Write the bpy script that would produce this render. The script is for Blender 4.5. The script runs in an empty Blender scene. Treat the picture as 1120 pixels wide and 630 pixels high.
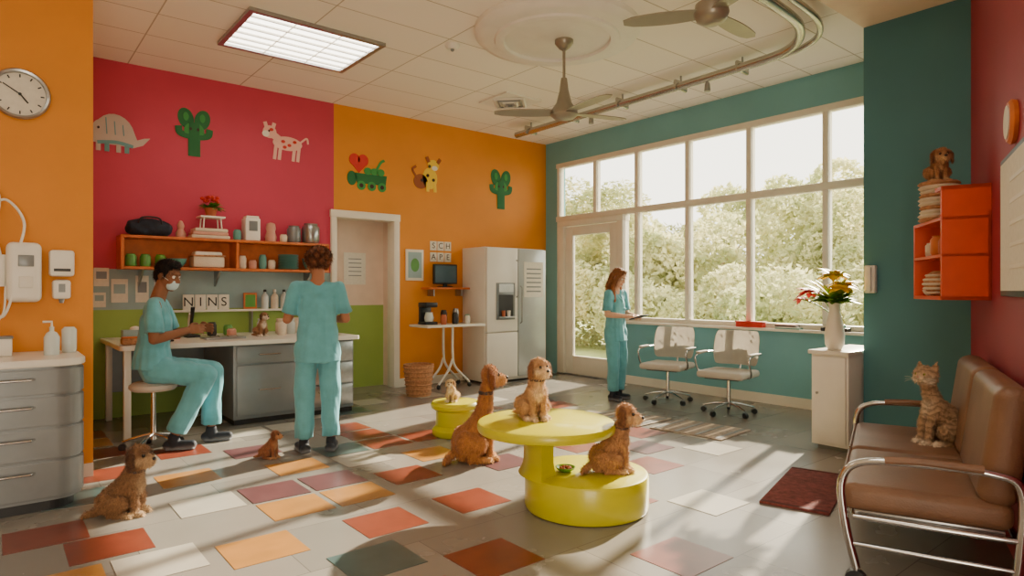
import bpy, bmesh, math, random
import numpy as np
from mathutils import Vector, Matrix, noise as mnoise, Euler
random.seed(7)
V=Vector
scene=bpy.context.scene
COL=scene.collection

# ------------------------------------------------------------------ materials
def lin(c):
    o=[]
    for v in c[:3]:
        v=v/255.0
        o.append(v/12.92 if v<=0.04045 else ((v+0.055)/1.055)**2.4)
    return (o[0],o[1],o[2],1.0)
MATS={}
def M(name,col,rough=0.55,metal=0.0,var=0.06,scale=6.0,bump=0.0,bscale=60.0,emit=0.0,spec=0.5,coat=0.0):
    if name in MATS: return MATS[name]
    m=bpy.data.materials.new(name); m.use_nodes=True
    nt=m.node_tree; b=nt.nodes['Principled BSDF']
    c=lin(col)
    tc=nt.nodes.new('ShaderNodeTexCoord')
    n=nt.nodes.new('ShaderNodeTexNoise'); n.inputs['Scale'].default_value=scale; n.inputs['Detail'].default_value=4
    nt.links.new(tc.outputs['Object'],n.inputs['Vector'])
    r=nt.nodes.new('ShaderNodeValToRGB')
    r.color_ramp.elements[0].position=0.3; r.color_ramp.elements[1].position=0.7
    r.color_ramp.elements[0].color=tuple(max(0,x*(1-var)) for x in c[:3])+(1,)
    r.color_ramp.elements[1].color=tuple(min(1,x*(1+var)) for x in c[:3])+(1,)
    nt.links.new(n.outputs['Fac'],r.inputs['Fac'])
    nt.links.new(r.outputs['Color'],b.inputs['Base Color'])
    b.inputs['Roughness'].default_value=rough; b.inputs['Metallic'].default_value=metal
    b.inputs['Specular IOR Level'].default_value=spec
    b.inputs['Coat Weight'].default_value=coat
    if emit>0:
        nt.links.new(r.outputs['Color'],b.inputs['Emission Color']); b.inputs['Emission Strength'].default_value=emit
    if bump>0:
        n2=nt.nodes.new('ShaderNodeTexNoise'); n2.inputs['Scale'].default_value=bscale; n2.inputs['Detail'].default_value=5
        nt.links.new(tc.outputs['Object'],n2.inputs['Vector'])
        bp=nt.nodes.new('ShaderNodeBump'); bp.inputs['Strength'].default_value=bump; bp.inputs['Distance'].default_value=0.01
        nt.links.new(n2.outputs['Fac'],bp.inputs['Height']); nt.links.new(bp.outputs['Normal'],b.inputs['Normal'])
    MATS[name]=m
    return m
def vcol_mat(name,rough=0.8,bump=0.3,bscale=90,var=0.25,nscale=30,sheen=0.0,stripe=False,sss=0.0):
    m=bpy.data.materials.new(name); m.use_nodes=True
    nt=m.node_tree; b=nt.nodes['Principled BSDF']
    a=nt.nodes.new('ShaderNodeVertexColor'); a.layer_name='Col'
    tc=nt.nodes.new('ShaderNodeTexCoord')
    n=nt.nodes.new('ShaderNodeTexNoise'); n.inputs['Scale'].default_value=nscale; n.inputs['Detail'].default_value=4
    nt.links.new(tc.outputs['Object'],n.inputs['Vector'])
    mr=nt.nodes.new('ShaderNodeMapRange'); mr.inputs[1].default_value=0.3; mr.inputs[2].default_value=0.7
    mr.inputs[3].default_value=1-var; mr.inputs[4].default_value=1+var*0.6
    nt.links.new(n.outputs['Fac'],mr.inputs[0])
    mx=nt.nodes.new('ShaderNodeVectorMath'); mx.operation='SCALE'
    nt.links.new(a.outputs['Color'],mx.inputs[0]); nt.links.new(mr.outputs[0],mx.inputs['Scale'])
    last=mx
    if stripe:
        w=nt.nodes.new('ShaderNodeTexWave'); w.inputs['Scale'].default_value=4.5; w.inputs['Distortion'].default_value=9; w.inputs['Detail'].default_value=3
        w.inputs['Detail Scale'].default_value=2.5
        w.bands_direction='Z'
        nt.links.new(tc.outputs['Object'],w.inputs['Vector'])
        mr2=nt.nodes.new('ShaderNodeMapRange'); mr2.inputs[1].default_value=0.2; mr2.inputs[2].default_value=0.6
        mr2.inputs[3].default_value=0.66; mr2.inputs[4].default_value=1.05
        nt.links.new(w.outputs['Fac'],mr2.inputs[0])
        m2=nt.nodes.new('ShaderNodeVectorMath'); m2.operation='SCALE'
        nt.links.new(mx.outputs[0],m2.inputs[0]); nt.links.new(mr2.outputs[0],m2.inputs['Scale']); last=m2
    nt.links.new(last.outputs[0],b.inputs['Base Color'])
    b.inputs['Roughness'].default_value=rough
    b.inputs['Sheen Weight'].default_value=sheen
    b.inputs['Specular IOR Level'].default_value=0.15
    n2=nt.nodes.new('ShaderNodeTexNoise'); n2.inputs['Scale'].default_value=bscale; n2.inputs['Detail'].default_value=4
    nt.links.new(tc.outputs['Object'],n2.inputs['Vector'])
    bp=nt.nodes.new('ShaderNodeBump'); bp.inputs['Strength'].default_value=bump; bp.inputs['Distance'].default_value=0.006
    nt.links.new(n2.outputs['Fac'],bp.inputs['Height']); nt.links.new(bp.outputs['Normal'],b.inputs['Normal'])
    return m

# ------------------------------------------------------------------ mesh helpers
def E(name,loc=(0,0,0),rz=0.0,sc=1.0,parent=None):
    o=bpy.data.objects.new(name,None); o.location=loc; o.rotation_euler=(0,0,rz); o.scale=(sc,sc,sc)
    o.empty_display_size=0.1
    COL.objects.link(o)
    if parent: o.parent=parent
    return o
def fin(bm,name,mat,parent=None,smooth=False,auto=True):
    me=bpy.data.meshes.new(name); bm.normal_update(); bm.to_mesh(me); bm.free()
    o=bpy.data.objects.new(name,me); COL.objects.link(o)
    if mat: me.materials.append(mat)
    if smooth:
        for p in me.polygons: p.use_smooth=True
        if auto:
            try: me.set_sharp_from_angle(angle=math.radians(40))
            except Exception: pass
    if parent: o.parent=parent
    return o
def box(name,c,s,mat,parent=None,bev=0.0,rot=None,seg=2):
    bm=bmesh.new(); bmesh.ops.create_cube(bm,size=1.0)
    bmesh.ops.scale(bm,vec=s,verts=bm.verts)
    if bev>0: bmesh.ops.bevel(bm,geom=list(bm.edges),offset=bev,segments=seg,affect='EDGES',profile=0.5)
    if rot: bmesh.ops.rotate(bm,matrix=Euler(rot).to_matrix(),verts=bm.verts)
    bmesh.ops.translate(bm,vec=c,verts=bm.verts)
    return fin(bm,name,mat,parent,smooth=bev>0)
def bb(name,x0,x1,y0,y1,z0,z1,mat,parent=None,bev=0.0):
    return box(name,((x0+x1)/2,(y0+y1)/2,(z0+z1)/2),(abs(x1-x0),abs(y1-y0),abs(z1-z0)),mat,parent,bev)
def cyl(name,p0,p1,r0,r1,mat,parent=None,seg=24):
    p0=V(p0);p1=V(p1);d=p1-p0
    bm=bmesh.new(); bmesh.ops.create_cone(bm,cap_ends=True,segments=seg,radius1=r0,radius2=r1,depth=d.length)
    q=V((0,0,1)).rotation_difference(d.normalized())
    bmesh.ops.rotate(bm,matrix=q.to_matrix(),verts=bm.verts)
    bmesh.ops.translate(bm,vec=(p0+p1)/2,verts=bm.verts)
    return fin(bm,name,mat,parent,smooth=True)
def sph(name,c,r,mat,parent=None,seg=20):
    bm=bmesh.new(); bmesh.ops.create_uvsphere(bm,u_segments=seg,v_segments=seg//2+2,radius=1)
    if not hasattr(r,'__len__'): r=(r,r,r)
    bmesh.ops.scale(bm,vec=r,verts=bm.verts); bmesh.ops.translate(bm,vec=c,verts=bm.verts)
    return fin(bm,name,mat,parent,smooth=True,auto=False)
def lathe(name,prof,c,mat,parent=None,seg=36,rot=None):
    bm=bmesh.new(); rings=[]
    for (r,z) in prof:
        if r<1e-5: rings.append([bm.verts.new((0,0,z))])
        else: rings.append([bm.verts.new((r*math.cos(2*math.pi*i/seg),r*math.sin(2*math.pi*i/seg),z)) for i in range(seg)])
    for a,b in zip(rings[:-1],rings[1:]):
        for i in range(seg):
            j=(i+1)%seg
            if len(a)==1 and len(b)==1: continue
            if len(a)==1: bm.faces.new((a[0],b[j],b[i]))
            elif len(b)==1: bm.faces.new((a[i],a[j],b[0]))
            else: bm.faces.new((a[i],a[j],b[j],b[i]))
    bmesh.ops.recalc_face_normals(bm,faces=bm.faces)
    if rot: bmesh.ops.rotate(bm,matrix=Euler(rot).to_matrix(),verts=bm.verts)
    bmesh.ops.translate(bm,vec=c,verts=bm.verts)
    return fin(bm,name,mat,parent,smooth=True)
def catmull(pts,n=8,cyc=False):
    pts=[V(p) for p in pts]
    if len(pts)<3: return pts
    P=[pts[-1]]+pts+[pts[0],pts[1]] if cyc else [pts[0]*2-pts[1]]+pts+[pts[-1]*2-pts[-2]]
    out=[]
    for i in range(1,len(P)-2):
        a,b,c,d=P[i-1],P[i],P[i+1],P[i+2]
        for k in range(n):
            t=k/n
            out.append(0.5*((2*b)+(c-a)*t+(2*a-5*b+4*c-d)*t*t+(-a+3*b-3*c+d)*t**3))
    if not cyc: out.append(pts[-1])
    return out
def tube(name,pts,r,mat,parent=None,smooth=True,seg=10,cyc=False,r1=None):
    P=catmull(pts,8,cyc) if smooth else [V(p) for p in pts]
    n=len(P); bm=bmesh.new(); rings=[]
    up=None
    for i,p in enumerate(P):
        if cyc: t=(P[(i+1)%n]-P[i-1])
        else: t=(P[min(i+1,n-1)]-P[max(i-1,0)])
        t.normalize()
        if up is None:
            up=V((0,0,1)) if abs(t.z)<0.9 else V((1,0,0))
        b=t.cross(up); 
        if b.length<1e-4: b=t.orthogonal()
        b.normalize(); up=b.cross(t).normalized()
        rr=r if r1 is None else r+(r1-r)*i/(n-1)
        rings.append([bm.verts.new(p+b*rr*math.cos(2*math.pi*k/seg)+up*rr*math.sin(2*math.pi*k/seg)) for k in range(seg)])
    m=n if cyc else n-1
    for i in range(m):
        a=rings[i];c=rings[(i+1)%n]
        for k in range(seg):
            bm.faces.new((a[k],a[(k+1)%seg],c[(k+1)%seg],c[k]))
    if not cyc:
        bm.faces.new(rings[0]); bm.faces.new(rings[-1])
    bmesh.ops.recalc_face_normals(bm,faces=bm.faces)
    return fin(bm,name,mat,parent,smooth=True)
def prism(name,pts,axis,a,b,mat,parent=None,bev=0):
    def mk(u,v,w):
        return {'x':(w,u,v),'y':(u,w,v),'z':(u,v,w)}[axis]
    bm=bmesh.new()
    A=[bm.verts.new(mk(u,v,a)) for u,v in pts]; B=[bm.verts.new(mk(u,v,b)) for u,v in pts]
    bm.faces.new(A); bm.faces.new(list(reversed(B)))
    n=len(pts)
    for i in range(n): bm.faces.new((A[i],A[(i+1)%n],B[(i+1)%n],B[i]))
    bmesh.ops.recalc_face_normals(bm,faces=bm.faces)
    if bev>0: bmesh.ops.bevel(bm,geom=list(bm.edges),offset=bev,segments=2,affect='EDGES')
    return fin(bm,name,mat,parent,smooth=bev>0)
def rrect(x0,x1,y0,y1,r,n=6):
    out=[]
    for cx,cy,a in ((x1-r,y1-r,0),(x0+r,y1-r,90),(x0+r,y0+r,180),(x1-r,y0+r,270)):
        for k in range(n+1):
            t=math.radians(a+90*k/n); out.append((cx+r*math.cos(t),cy+r*math.sin(t)))
    return out
def face(dx,dy): return math.atan2(-dx,dy)
def text(name,s,loc,size,mat,parent,rot=(math.pi/2,0,0)):
    cu=bpy.data.curves.new(name,'FONT'); cu.body=s; cu.size=size; cu.extrude=0.001; cu.align_x='CENTER'; cu.align_y='CENTER'
    o=bpy.data.objects.new(name,cu); COL.objects.link(o); o.location=loc; o.rotation_euler=rot
    bpy.context.view_layer.update()
    me=bpy.data.meshes.new_from_object(o.evaluated_get(bpy.context.evaluated_depsgraph_get()))
    bpy.data.objects.remove(o)
    o=bpy.data.objects.new(name,me); COL.objects.link(o); o.location=loc; o.rotation_euler=rot
    me.materials.clear(); me.materials.append(mat); o.parent=parent
    return o

# ------------------------------------------------------------------ sculpt (voxel-merged bodies)
class Sculpt:
    def __init__(s): s.bm=bmesh.new(); s.pr=[]
    def cap(s,p0,p1,r0,r1,col=(200,200,200),side=None,flat=1.0,cut0=False,cut1=False):
        p0=V(p0);p1=V(p1);a=p1-p0; L=a.length
        a=a.normalized() if L>1e-6 else V((0,0,1))
        if side is None: b=a.orthogonal().normalized()
        else:
            b=V(side); b=(b-a*b.dot(a)); b=b.normalized() if b.length>1e-4 else a.orthogonal().normalized()
        c=a.cross(b); N=16; st=[]
        if cut0: st+= [(p0,0.001),(p0,r0)]
        else:
            for k in range(0,5):
                t=math.pi/2*k/5; st.append((p0-a*r0*math.cos(t)*(flat if flat<1 else 1),max(r0*math.sin(t),0.0008)))
            st.append((p0,r0))
        if cut1: st+=[(p1,r1),(p1,0.001)]
        else:
            st.append((p1,r1))
            for k in range(1,6):
                t=math.pi/2*k/5; st.append((p1+a*r1*math.sin(t)*(flat if flat<1 else 1),max(r1*math.cos(t),0.0008)))
        rings=[]
        for p,r in st:
            rings.append([s.bm.verts.new(p+b*r*math.cos(2*math.pi*i/N)+c*r*flat*math.sin(2*math.pi*i/N)) for i in range(N)])
        for A,B in zip(rings[:-1],rings[1:]):
            for i in range(N): s.bm.faces.new((A[i],A[(i+1)%N],B[(i+1)%N],B[i]))
        s.bm.faces.new(list(reversed(rings[0]))); s.bm.faces.new(rings[-1])
        s.pr.append(('c',np.array(p0),np.array(p1),r0,r1,np.array(lin(col)[:3])))
    def ell(s,c,r,col=(200,200,200),R=None):
        R=R or Matrix.Identity(3)
        if not hasattr(r,'__len__'): r=(r,r,r)
        res=bmesh.ops.create_uvsphere(s.bm,u_segments=20,v_segments=12,radius=1)
        for v in res['verts']:
            q=V((v.co.x*r[0],v.co.y*r[1],v.co.z*r[2])); v.co=R@q+V(c)
        s.pr.append(('e',np.array(V(c)),np.array(R.to_3x3()),np.array(r),None,np.array(lin(col)[:3])))
    def build(s,name,mat,parent,voxel=0.007,it=4,amp=0.0,nf=20.0,k=0.006,tufts=0,tlen=0.02,tw=0.004,nstretch=(1,1,1),curl=0.5):
        bmesh.ops.recalc_face_normals(s.bm,faces=s.bm.faces)
        me=bpy.data.meshes.new('tmp'); s.bm.to_mesh(me); s.bm.free()
        o=bpy.data.objects.new('tmp',me); COL.objects.link(o)
        m=o.modifiers.new('r','REMESH'); m.mode='VOXEL'; m.voxel_size=voxel; m.adaptivity=0
        m=o.modifiers.new('s','SMOOTH'); m.factor=0.5; m.iterations=it
        bpy.context.view_layer.update()
        ev=o.evaluated_get(bpy.context.evaluated_depsgraph_get())
        src=bpy.data.meshes.new_from_object(ev)
        bpy.data.objects.remove(o); bpy.data.meshes.remove(me)
        n=len(src.vertices); co=np.empty(n*3); src.vertices.foreach_get('co',co); co=co.reshape(-1,3)
        no=np.empty(n*3); src.vertices.foreach_get('normal',no); no=no.reshape(-1,3)
        D=[];C=[]
        for p in s.pr:
            if p[0]=='c':
                a=p[2]-p[1]; L2=max(a.dot(a),1e-12); t=np.clip(((co-p[1])@a)/L2,0,1)
                d=np.linalg.norm(co-(p[1]+t[:,None]*a),axis=1)-(p[3]+(p[4]-p[3])*t)
            else:
                q=(co-p[1])@p[2]
                d=(np.linalg.norm(q/p[3],axis=1)-1)*p[3].min()
            D.append(d);C.append(p[5])
        D=np.array(D);C=np.array(C)
        W=np.exp(-(D-D.min(axis=0))/k); W/=W.sum(axis=0)
        col=(W.T@C)
        if amp>0:
            for i in range(n):
                q=V((co[i][0]*nf*nstretch[0],co[i][1]*nf*nstretch[1],co[i][2]*nf*nstretch[2]))
                h=mnoise.noise(q)+0.5*mnoise.noise(q*2.1)
                co[i]+=no[i]*h*amp
        verts=[tuple(c) for c in co]; faces=[tuple(p.vertices) for p in src.polygons]
        cols=list(map(tuple,col))
        if tufts>0:
            rng=random.Random(3); nf_=len(faces)
            for _ in range(tufts):
                f=faces[rng.randrange(nf_)]; i=f[0]
                p=V(co[i]); nn=V(no[i])
                j=V((rng.uniform(-1,1),rng.uniform(-1,1),rng.uniform(-1,1)))
                d=(nn*0.7+V((0,-0.15,-0.55))+j*curl).normalized()
                if d.dot(nn)<0.1: d=(d+nn*0.5).normalized()
                sd=d.cross(nn+j*0.5)
                if sd.length<1e-3: continue
                sd.normalize(); l=tlen*rng.uniform(0.5,1.3); w=tw*rng.uniform(.7,1.2)
                b=len(verts)
                mid=p+d*l*0.55+nn*l*0.1
                verts+= [tuple(p-sd*w-nn*0.002),tuple(p+sd*w-nn*0.002),tuple(mid+sd*w*0.7),tuple(mid-sd*w*0.7),tuple(p+d*l+V((0,0,-l*0.25)))]
                faces+= [(b,b+1,b+2,b+3),(b+3,b+2,b+4)]
                kk=rng.uniform(0.75,1.3); c=tuple(min(1,x*kk) for x in cols[i]); cols+=[c]*5
        bpy.data.meshes.remove(src)
        me=bpy.data.meshes.new(name); me.from_pydata(verts,[],faces)
        ca=me.color_attributes.new('Col','FLOAT_COLOR','POINT')
        arr=np.ones((len(verts),4),dtype=np.float32); arr[:,:3]=np.array(cols); ca.data.foreach_set('color',arr.ravel())
        me.polygons.foreach_set('use_smooth',[True]*len(me.polygons)); me.update()
        me.materials.append(mat)
        ob=bpy.data.objects.new(name,me); COL.objects.link(ob); ob.parent=parent
        return ob

# ------------------------------------------------------------------ palette
m_red=M('paint_red',(196,56,84),.6,var=.05,scale=2,bump=.05)
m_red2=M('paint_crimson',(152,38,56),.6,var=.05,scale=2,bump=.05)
m_org=M('paint_orange',(222,138,22),.6,var=.05,scale=2,bump=.05)
m_teal=M('paint_teal',(116,172,180),.6,var=.05,scale=2,bump=.05)
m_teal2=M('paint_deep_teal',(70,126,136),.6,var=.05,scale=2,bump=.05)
m_green=M('paint_green',(150,178,82),.6,var=.06,scale=2)
m_band=M('paint_bluegrey',(150,174,176),.6,var=.06)
m_beige=M('paint_beige',(232,214,188),.7,var=.04)
m_peach=M('paint_peach',(228,204,184),.7,var=.04)
m_white=M('white_satin',(234,230,220),.4,var=.03)
m_trim=M('white_trim',(232,224,208),.45,var=.03)
m_lam=M('white_laminate',(226,221,209),.3,var=.03)
m_grey=M('grey_cabinet',(126,130,132),.35,metal=.3,var=.06)
m_steel=M('brushed_steel',(165,166,166),.28,metal=.85,var=.08,scale=20)
m_chrome=M('chrome',(205,205,205),.15,metal=1,var=.02)
m_duct=M('duct_silver',(186,184,178),.25,metal=.85,var=.05)
m_dark=M('dark_plastic',(32,33,36),.4,var=.1)
m_wood=M('orange_wood',(200,106,40),.45,var=.18,scale=9)
m_orsh=M('orange_lacquer',(212,68,16),.4,var=.06,spec=.3)
m_yel=M('yellow_lacquer',(200,192,8),.32,var=.03,coat=.25)
m_leather=M('tan_leather',(126,92,68),.42,var=.15,scale=5,bump=.25,bscale=120)
m_chair=M('grey_upholstery',(192,186,176),.75,var=.05,bump=.2,bscale=200)
m_basket=M('wicker',(176,124,84),.8,var=.3,scale=40,bump=.6,bscale=90)
m_glassy=M('pale_plastic',(205,213,210),.15,var=.04)
m_terr=M('terracotta',(180,96,62),.7,var=.1)
m_leaf=M('leaf_green',(96,150,44),.5,var=.35,scale=14)
m_fr=M('flower_red',(210,44,30),.5,var=.15)
m_fy=M('flower_yellow',(244,200,40),.5,var=.15)
m_tealc=M('ceramic_teal',(92,150,140),.3,var=.08)
m_greenc=M('ceramic_green',(90,150,70),.35,var=.1)
m_pinkc=M('ceramic_pink',(206,150,130),.4,var=.1)
m_paper=M('paper',(226,220,206),.8,var=.05,scale=30)
m_rug=M('rug_maroon',(124,62,58),.95,var=.35,scale=30,bump=.6,bscale=150)
m_towel=M('towel_cream',(220,204,182),.95,var=.1,bump=.5,bscale=150)

def ceiling_mat():
    m=bpy.data.materials.new('ceiling_tiles'); m.use_nodes=True; nt=m.node_tree; b=nt.nodes['Principled BSDF']
    tc=nt.nodes.new('ShaderNodeTexCoord')
    br=nt.nodes.new('ShaderNodeTexBrick'); br.offset=0; br.squash=1
    br.inputs['Scale'].default_value=1; br.inputs['Brick Width'].default_value=1.2; br.inputs['Row Height'].default_value=.6
    br.inputs['Mortar Size'].default_value=.007; br.inputs['Mortar Smooth'].default_value=.2
    br.inputs['Color1'].default_value=lin((250,243,230)); br.inputs['Color2'].default_value=lin((245,238,225)); br.inputs['Mortar'].default_value=lin((190,178,158))
    nt.links.new(tc.outputs['Object'],br.inputs['Vector'])
    nt.links.new(br.outputs['Color'],b.inputs['Base Color']); b.inputs['Roughness'].default_value=.85
    bp=nt.nodes.new('ShaderNodeBump'); bp.inputs['Strength'].default_value=.3; bp.inputs['Distance'].default_value=.01; bp.invert=True
    nt.links.new(br.outputs['Fac'],bp.inputs['Height']); nt.links.new(bp.outputs['Normal'],b.inputs['Normal'])
    return m
def floor_mat():
    m=bpy.data.materials.new('floor_terrazzo'); m.use_nodes=True; nt=m.node_tree; b=nt.nodes['Principled BSDF']
    tc=nt.nodes.new('ShaderNodeTexCoord')
    ck=nt.nodes.new('ShaderNodeTexBrick'); ck.offset=0.5; ck.inputs['Scale'].default_value=1; ck.inputs['Brick Width'].default_value=1.24; ck.inputs['Row Height'].default_value=.62
    ck.inputs['Mortar Size'].default_value=.003
    ck.inputs['Color1'].default_value=lin((142,137,129)); ck.inputs['Color2'].default_value=lin((122,118,112)); ck.inputs['Mortar'].default_value=lin((104,100,94))
    nt.links.new(tc.outputs['Object'],ck.inputs['Vector'])
    n=nt.nodes.new('ShaderNodeTexNoise'); n.inputs['Scale'].default_value=1.6; n.inputs['Detail'].default_value=4
    nt.links.new(tc.outputs['Object'],n.inputs['Vector'])
    mr=nt.nodes.new('ShaderNodeMapRange'); mr.inputs[1].default_value=.3; mr.inputs[2].default_value=.7; mr.inputs[3].default_value=.94; mr.inputs[4].default_value=1.05
    nt.links.new(n.outputs['Fac'],mr.inputs[0])
    s=nt.nodes.new('ShaderNodeVectorMath'); s.operation='SCALE'
    nt.links.new(ck.outputs['Color'],s.inputs[0]); nt.links.new(mr.outputs[0],s.inputs['Scale'])
    nt.links.new(s.outputs[0],b.inputs['Base Color'])
    mr2=nt.nodes.new('ShaderNodeMapRange'); mr2.inputs[3].default_value=.16; mr2.inputs[4].default_value=.34
    nt.links.new(n.outputs['Fac'],mr2.inputs[0]); nt.links.new(mr2.outputs[0],b.inputs['Roughness'])
    return m
def pane_mat():
    m=bpy.data.materials.new('window_glass'); m.use_nodes=True; nt=m.node_tree
    for n in list(nt.nodes): nt.nodes.remove(n)
    o=nt.nodes.new('ShaderNodeOutputMaterial'); t=nt.nodes.new('ShaderNodeBsdfTransparent'); t.inputs[0].default_value=(.97,.98,.97,1)
    g=nt.nodes.new('ShaderNodeBsdfGlossy'); g.inputs['Roughness'].default_value=.02
    fr=nt.nodes.new('ShaderNodeFresnel'); fr.inputs[0].default_value=1.25
    mx=nt.nodes.new('ShaderNodeMixShader'); nt.links.new(fr.outputs[0],mx.inputs[0]); nt.links.new(t.outputs[0],mx.inputs[1]); nt.links.new(g.outputs[0],mx.inputs[2])
    nt.links.new(mx.outputs[0],o.inputs[0]); return m
m_ceil=ceiling_mat(); m_floor=floor_mat(); m_pane=pane_mat()

# ------------------------------------------------------------------ room shell
H=3.94; YB=8.25; XW=7.5
bb('floor',-3.2,7.7,-3.2,9.0,-.12,0,m_floor)
bb('ceiling',-3.2,7.7,-3.2,8.4,H,H+.15,m_ceil)
bb('ceiling_soffit',4.2,7.5,-3.2,2.4,3.71,H,m_beige)
bb('wall_back_red',.61,3.62,YB,YB+.15,1.64,H,m_red)
bb('wall_back_band',.61,3.62,YB,YB+.15,1.19,1.64,m_band)
bb('wall_back_wainscot',.61,3.62,YB,YB+.15,0,1.19,m_green)
bb('wall_back_orange',4.56,7.65,YB,YB+.15,0,H,m_org)
bb('wall_back_header',3.62,4.56,YB,YB+.15,2.43,H,m_org)
bb('wall_alcove_upper',3.40,4.80,8.62,8.72,1.19,2.6,m_peach)
bb('wall_alcove_lower',3.40,4.80,8.62,8.72,0,1.19,m_green)
bb('wall_alcove_left',3.46,3.62,8.40,8.64,0,2.6,m_peach)
bb('wall_alcove_right',4.56,4.72,8.40,8.64,0,2.6,m_peach)
bb('ceiling_alcove',3.40,4.80,8.40,8.7,2.6,2.68,m_beige)
bb('trim_1',3.57,3.65,8.21,8.42,0,2.43,m_trim,bev=.006)
bb('trim_2',4.52,4.61,8.21,8.42,0,2.43,m_trim,bev=.006)
bb('trim_3',3.56,4.62,8.205,8.425,2.40,2.50,m_trim,bev=.006)
bb('wall_left_partition',-3.0,.61,5.76,8.4,0,H,m_org)
bb('wall_west',-3.2,-3.0,-3.2,8.4,0,H,m_beige)
bb('wall_south',-3.2,7.7,-3.2,-3.0,0,H,m_beige)
bb('wall_window_sill_section',XW,XW+.2,2.3,6.55,0,.92,m_teal)
bb('wall_window_header',XW,XW+.2,1.4,8.4,3.55,H,m_teal)
bb('wall_window_corner',XW,XW+.2,7.97,8.4,0,3.55,m_teal)
bb('wall_column',5.95,7.7,1.45,2.40,0,H,m_teal2)
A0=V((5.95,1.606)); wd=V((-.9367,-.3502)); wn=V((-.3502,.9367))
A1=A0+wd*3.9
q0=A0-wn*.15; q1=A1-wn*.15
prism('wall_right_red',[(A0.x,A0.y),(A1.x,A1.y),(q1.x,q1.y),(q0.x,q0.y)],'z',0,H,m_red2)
bb('wall_east',A1.x,A1.x+.15,-3.0,A1.y,0,H,m_beige)
bb('baseboard_window',XW-.02,XW,2.4,6.5,0,.12,m_trim)
bb('baseboard_back',4.61,7.5,YB-.02,YB,0,.12,m_trim)
bb('baseboard_left',-3,.61,5.74,5.76,0,.1,m_trim)
bb('baseboard_column',5.93,5.95,1.6,2.4,0,.12,m_trim)
win=E('window_1')
ys=[7.95,7.1,6.25,5.35,4.42,3.45,2.5]
def fr(n,y0,y1,z0,z1,t=.12,o=0.0): bb(n,XW+o,XW+t-o*.5,y0,y1,z0,z1,m_trim,win,bev=.008)
fr('frame_top',2.4,7.99,3.48,3.56,o=-.004); fr('frame_transom',2.4,7.99,2.57,2.66,o=-.004); fr('frame_sill',2.4,6.55,.90,1.0,o=-.004)
for i,y in enumerate(ys):
    z0=.95 if (y<6.5) else (2.6 if i==1 else 0)
    fr('mullion_%d'%i,y-.035,y+.035,z0,3.52,o=.006)
bb('pane',XW+.05,XW+.056,2.45,7.93,2.62,3.5,m_pane,win)
bb('pane_lower',XW+.05,XW+.056,2.45,6.55,.97,2.6,m_pane,win)
bb('window_stool',XW-.10,XW+.02,2.42,6.5,.905,.94,m_trim,win,bev=.006)
door=E('door_1')
bb('jamb_a',XW-.010,XW+.14,6.5,6.62,0,2.50,m_trim,door,.004); bb('jamb_b',XW-.010,XW+.14,7.80,7.93,0,2.50,m_trim,door,.004)
bb('head',XW-.018,XW+.15,6.49,7.94,2.48,2.568,m_trim,door,.004)
for n,a in (('stile_a',(6.63,6.80,.02,2.47)),('stile_b',(7.62,7.79,.02,2.47)),('rail_top',(6.8,7.62,2.32,2.47)),('rail_bottom',(6.8,7.62,.02,.32))):
    bb(n,XW+.03,XW+.09,a[0],a[1],a[2],a[3],m_trim,door,.006)
bb('glass',XW+.055,XW+.062,6.8,7.62,.32,2.32,m_pane,door)
tube('handle',[(XW+.03,6.72,.95),(XW-.03,6.72,.97),(XW-.03,6.72,1.3),(XW+.03,6.72,1.32)],.011,m_steel,door)
bb('threshold',XW-.01,XW+.2,6.5,7.97,0,.02,m_steel,door)
m_bounce=M('bounce_strip_pale',(216,208,190),.9,var=.1,scale=1.2); m_gr=M('grass',(172,182,120),.9,var=.3,scale=1.2)
bb('outdoor_bounce_strip',7.72,9.4,-20,30,-.14,-.05,m_bounce)  # unseen pale strip, added to bounce daylight up onto the ceiling
bb('outdoor_ground',9.4,45,-20,45,-.15,-.05,m_gr)

tile_m=[M('tile_rust',(120,58,42),.28,var=.18),M('tile_mustard',(170,120,60),.28,var=.12),M('tile_teal',(74,94,94),.28,var=.15),M('tile_white',(176,171,160),.25,var=.05),M('tile_plum',(98,64,68),.28,var=.12)]
tl=[(1.15,5.24,1),(1.90,5.03,1),(2.47,4.28,0),(2.5,3.49,0),(.51,4.12,0),(1.15,3.55,1),(1.86,3.49,0),(1.56,3.02,2),(2.05,2.66,0),(2.95,4.7,1),(.75,6.5,0),(1.30,6.12,0),(1.78,5.75,4),(.45,5.2,2)]
rng0=random.Random(11)
for iy in range(14):
    for ix in range(13):
        x=.25+.43*ix; y=2.05+.41*iy
        if x>1.6+.75*iy*.6+2.2: continue
        if all(abs(x-a)>.40 or abs(y-b)>.38 for a,b,c in tl):
            r=rng0.random()
            if r<.42: tl.append((x,y,rng0.choice((3,3,3,0,1,2,4,0))))
inl=E('floor_inlay_tiles')
for k,(n,mm) in enumerate(zip(('rust','mustard','teal','white','plum'),tile_m)):
    bm=bmesh.new()
    for x,y,c in tl:
        if c!=k: continue
        r=bmesh.ops.create_cube(bm,size=1.0); bmesh.ops.scale(bm,vec=(.39,.37,.002),verts=r['verts']); bmesh.ops.translate(bm,vec=(x,y,.001+.0003*k),verts=r['verts'])
    fin(bm,'tiles_'+n,mm,inl)

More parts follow.
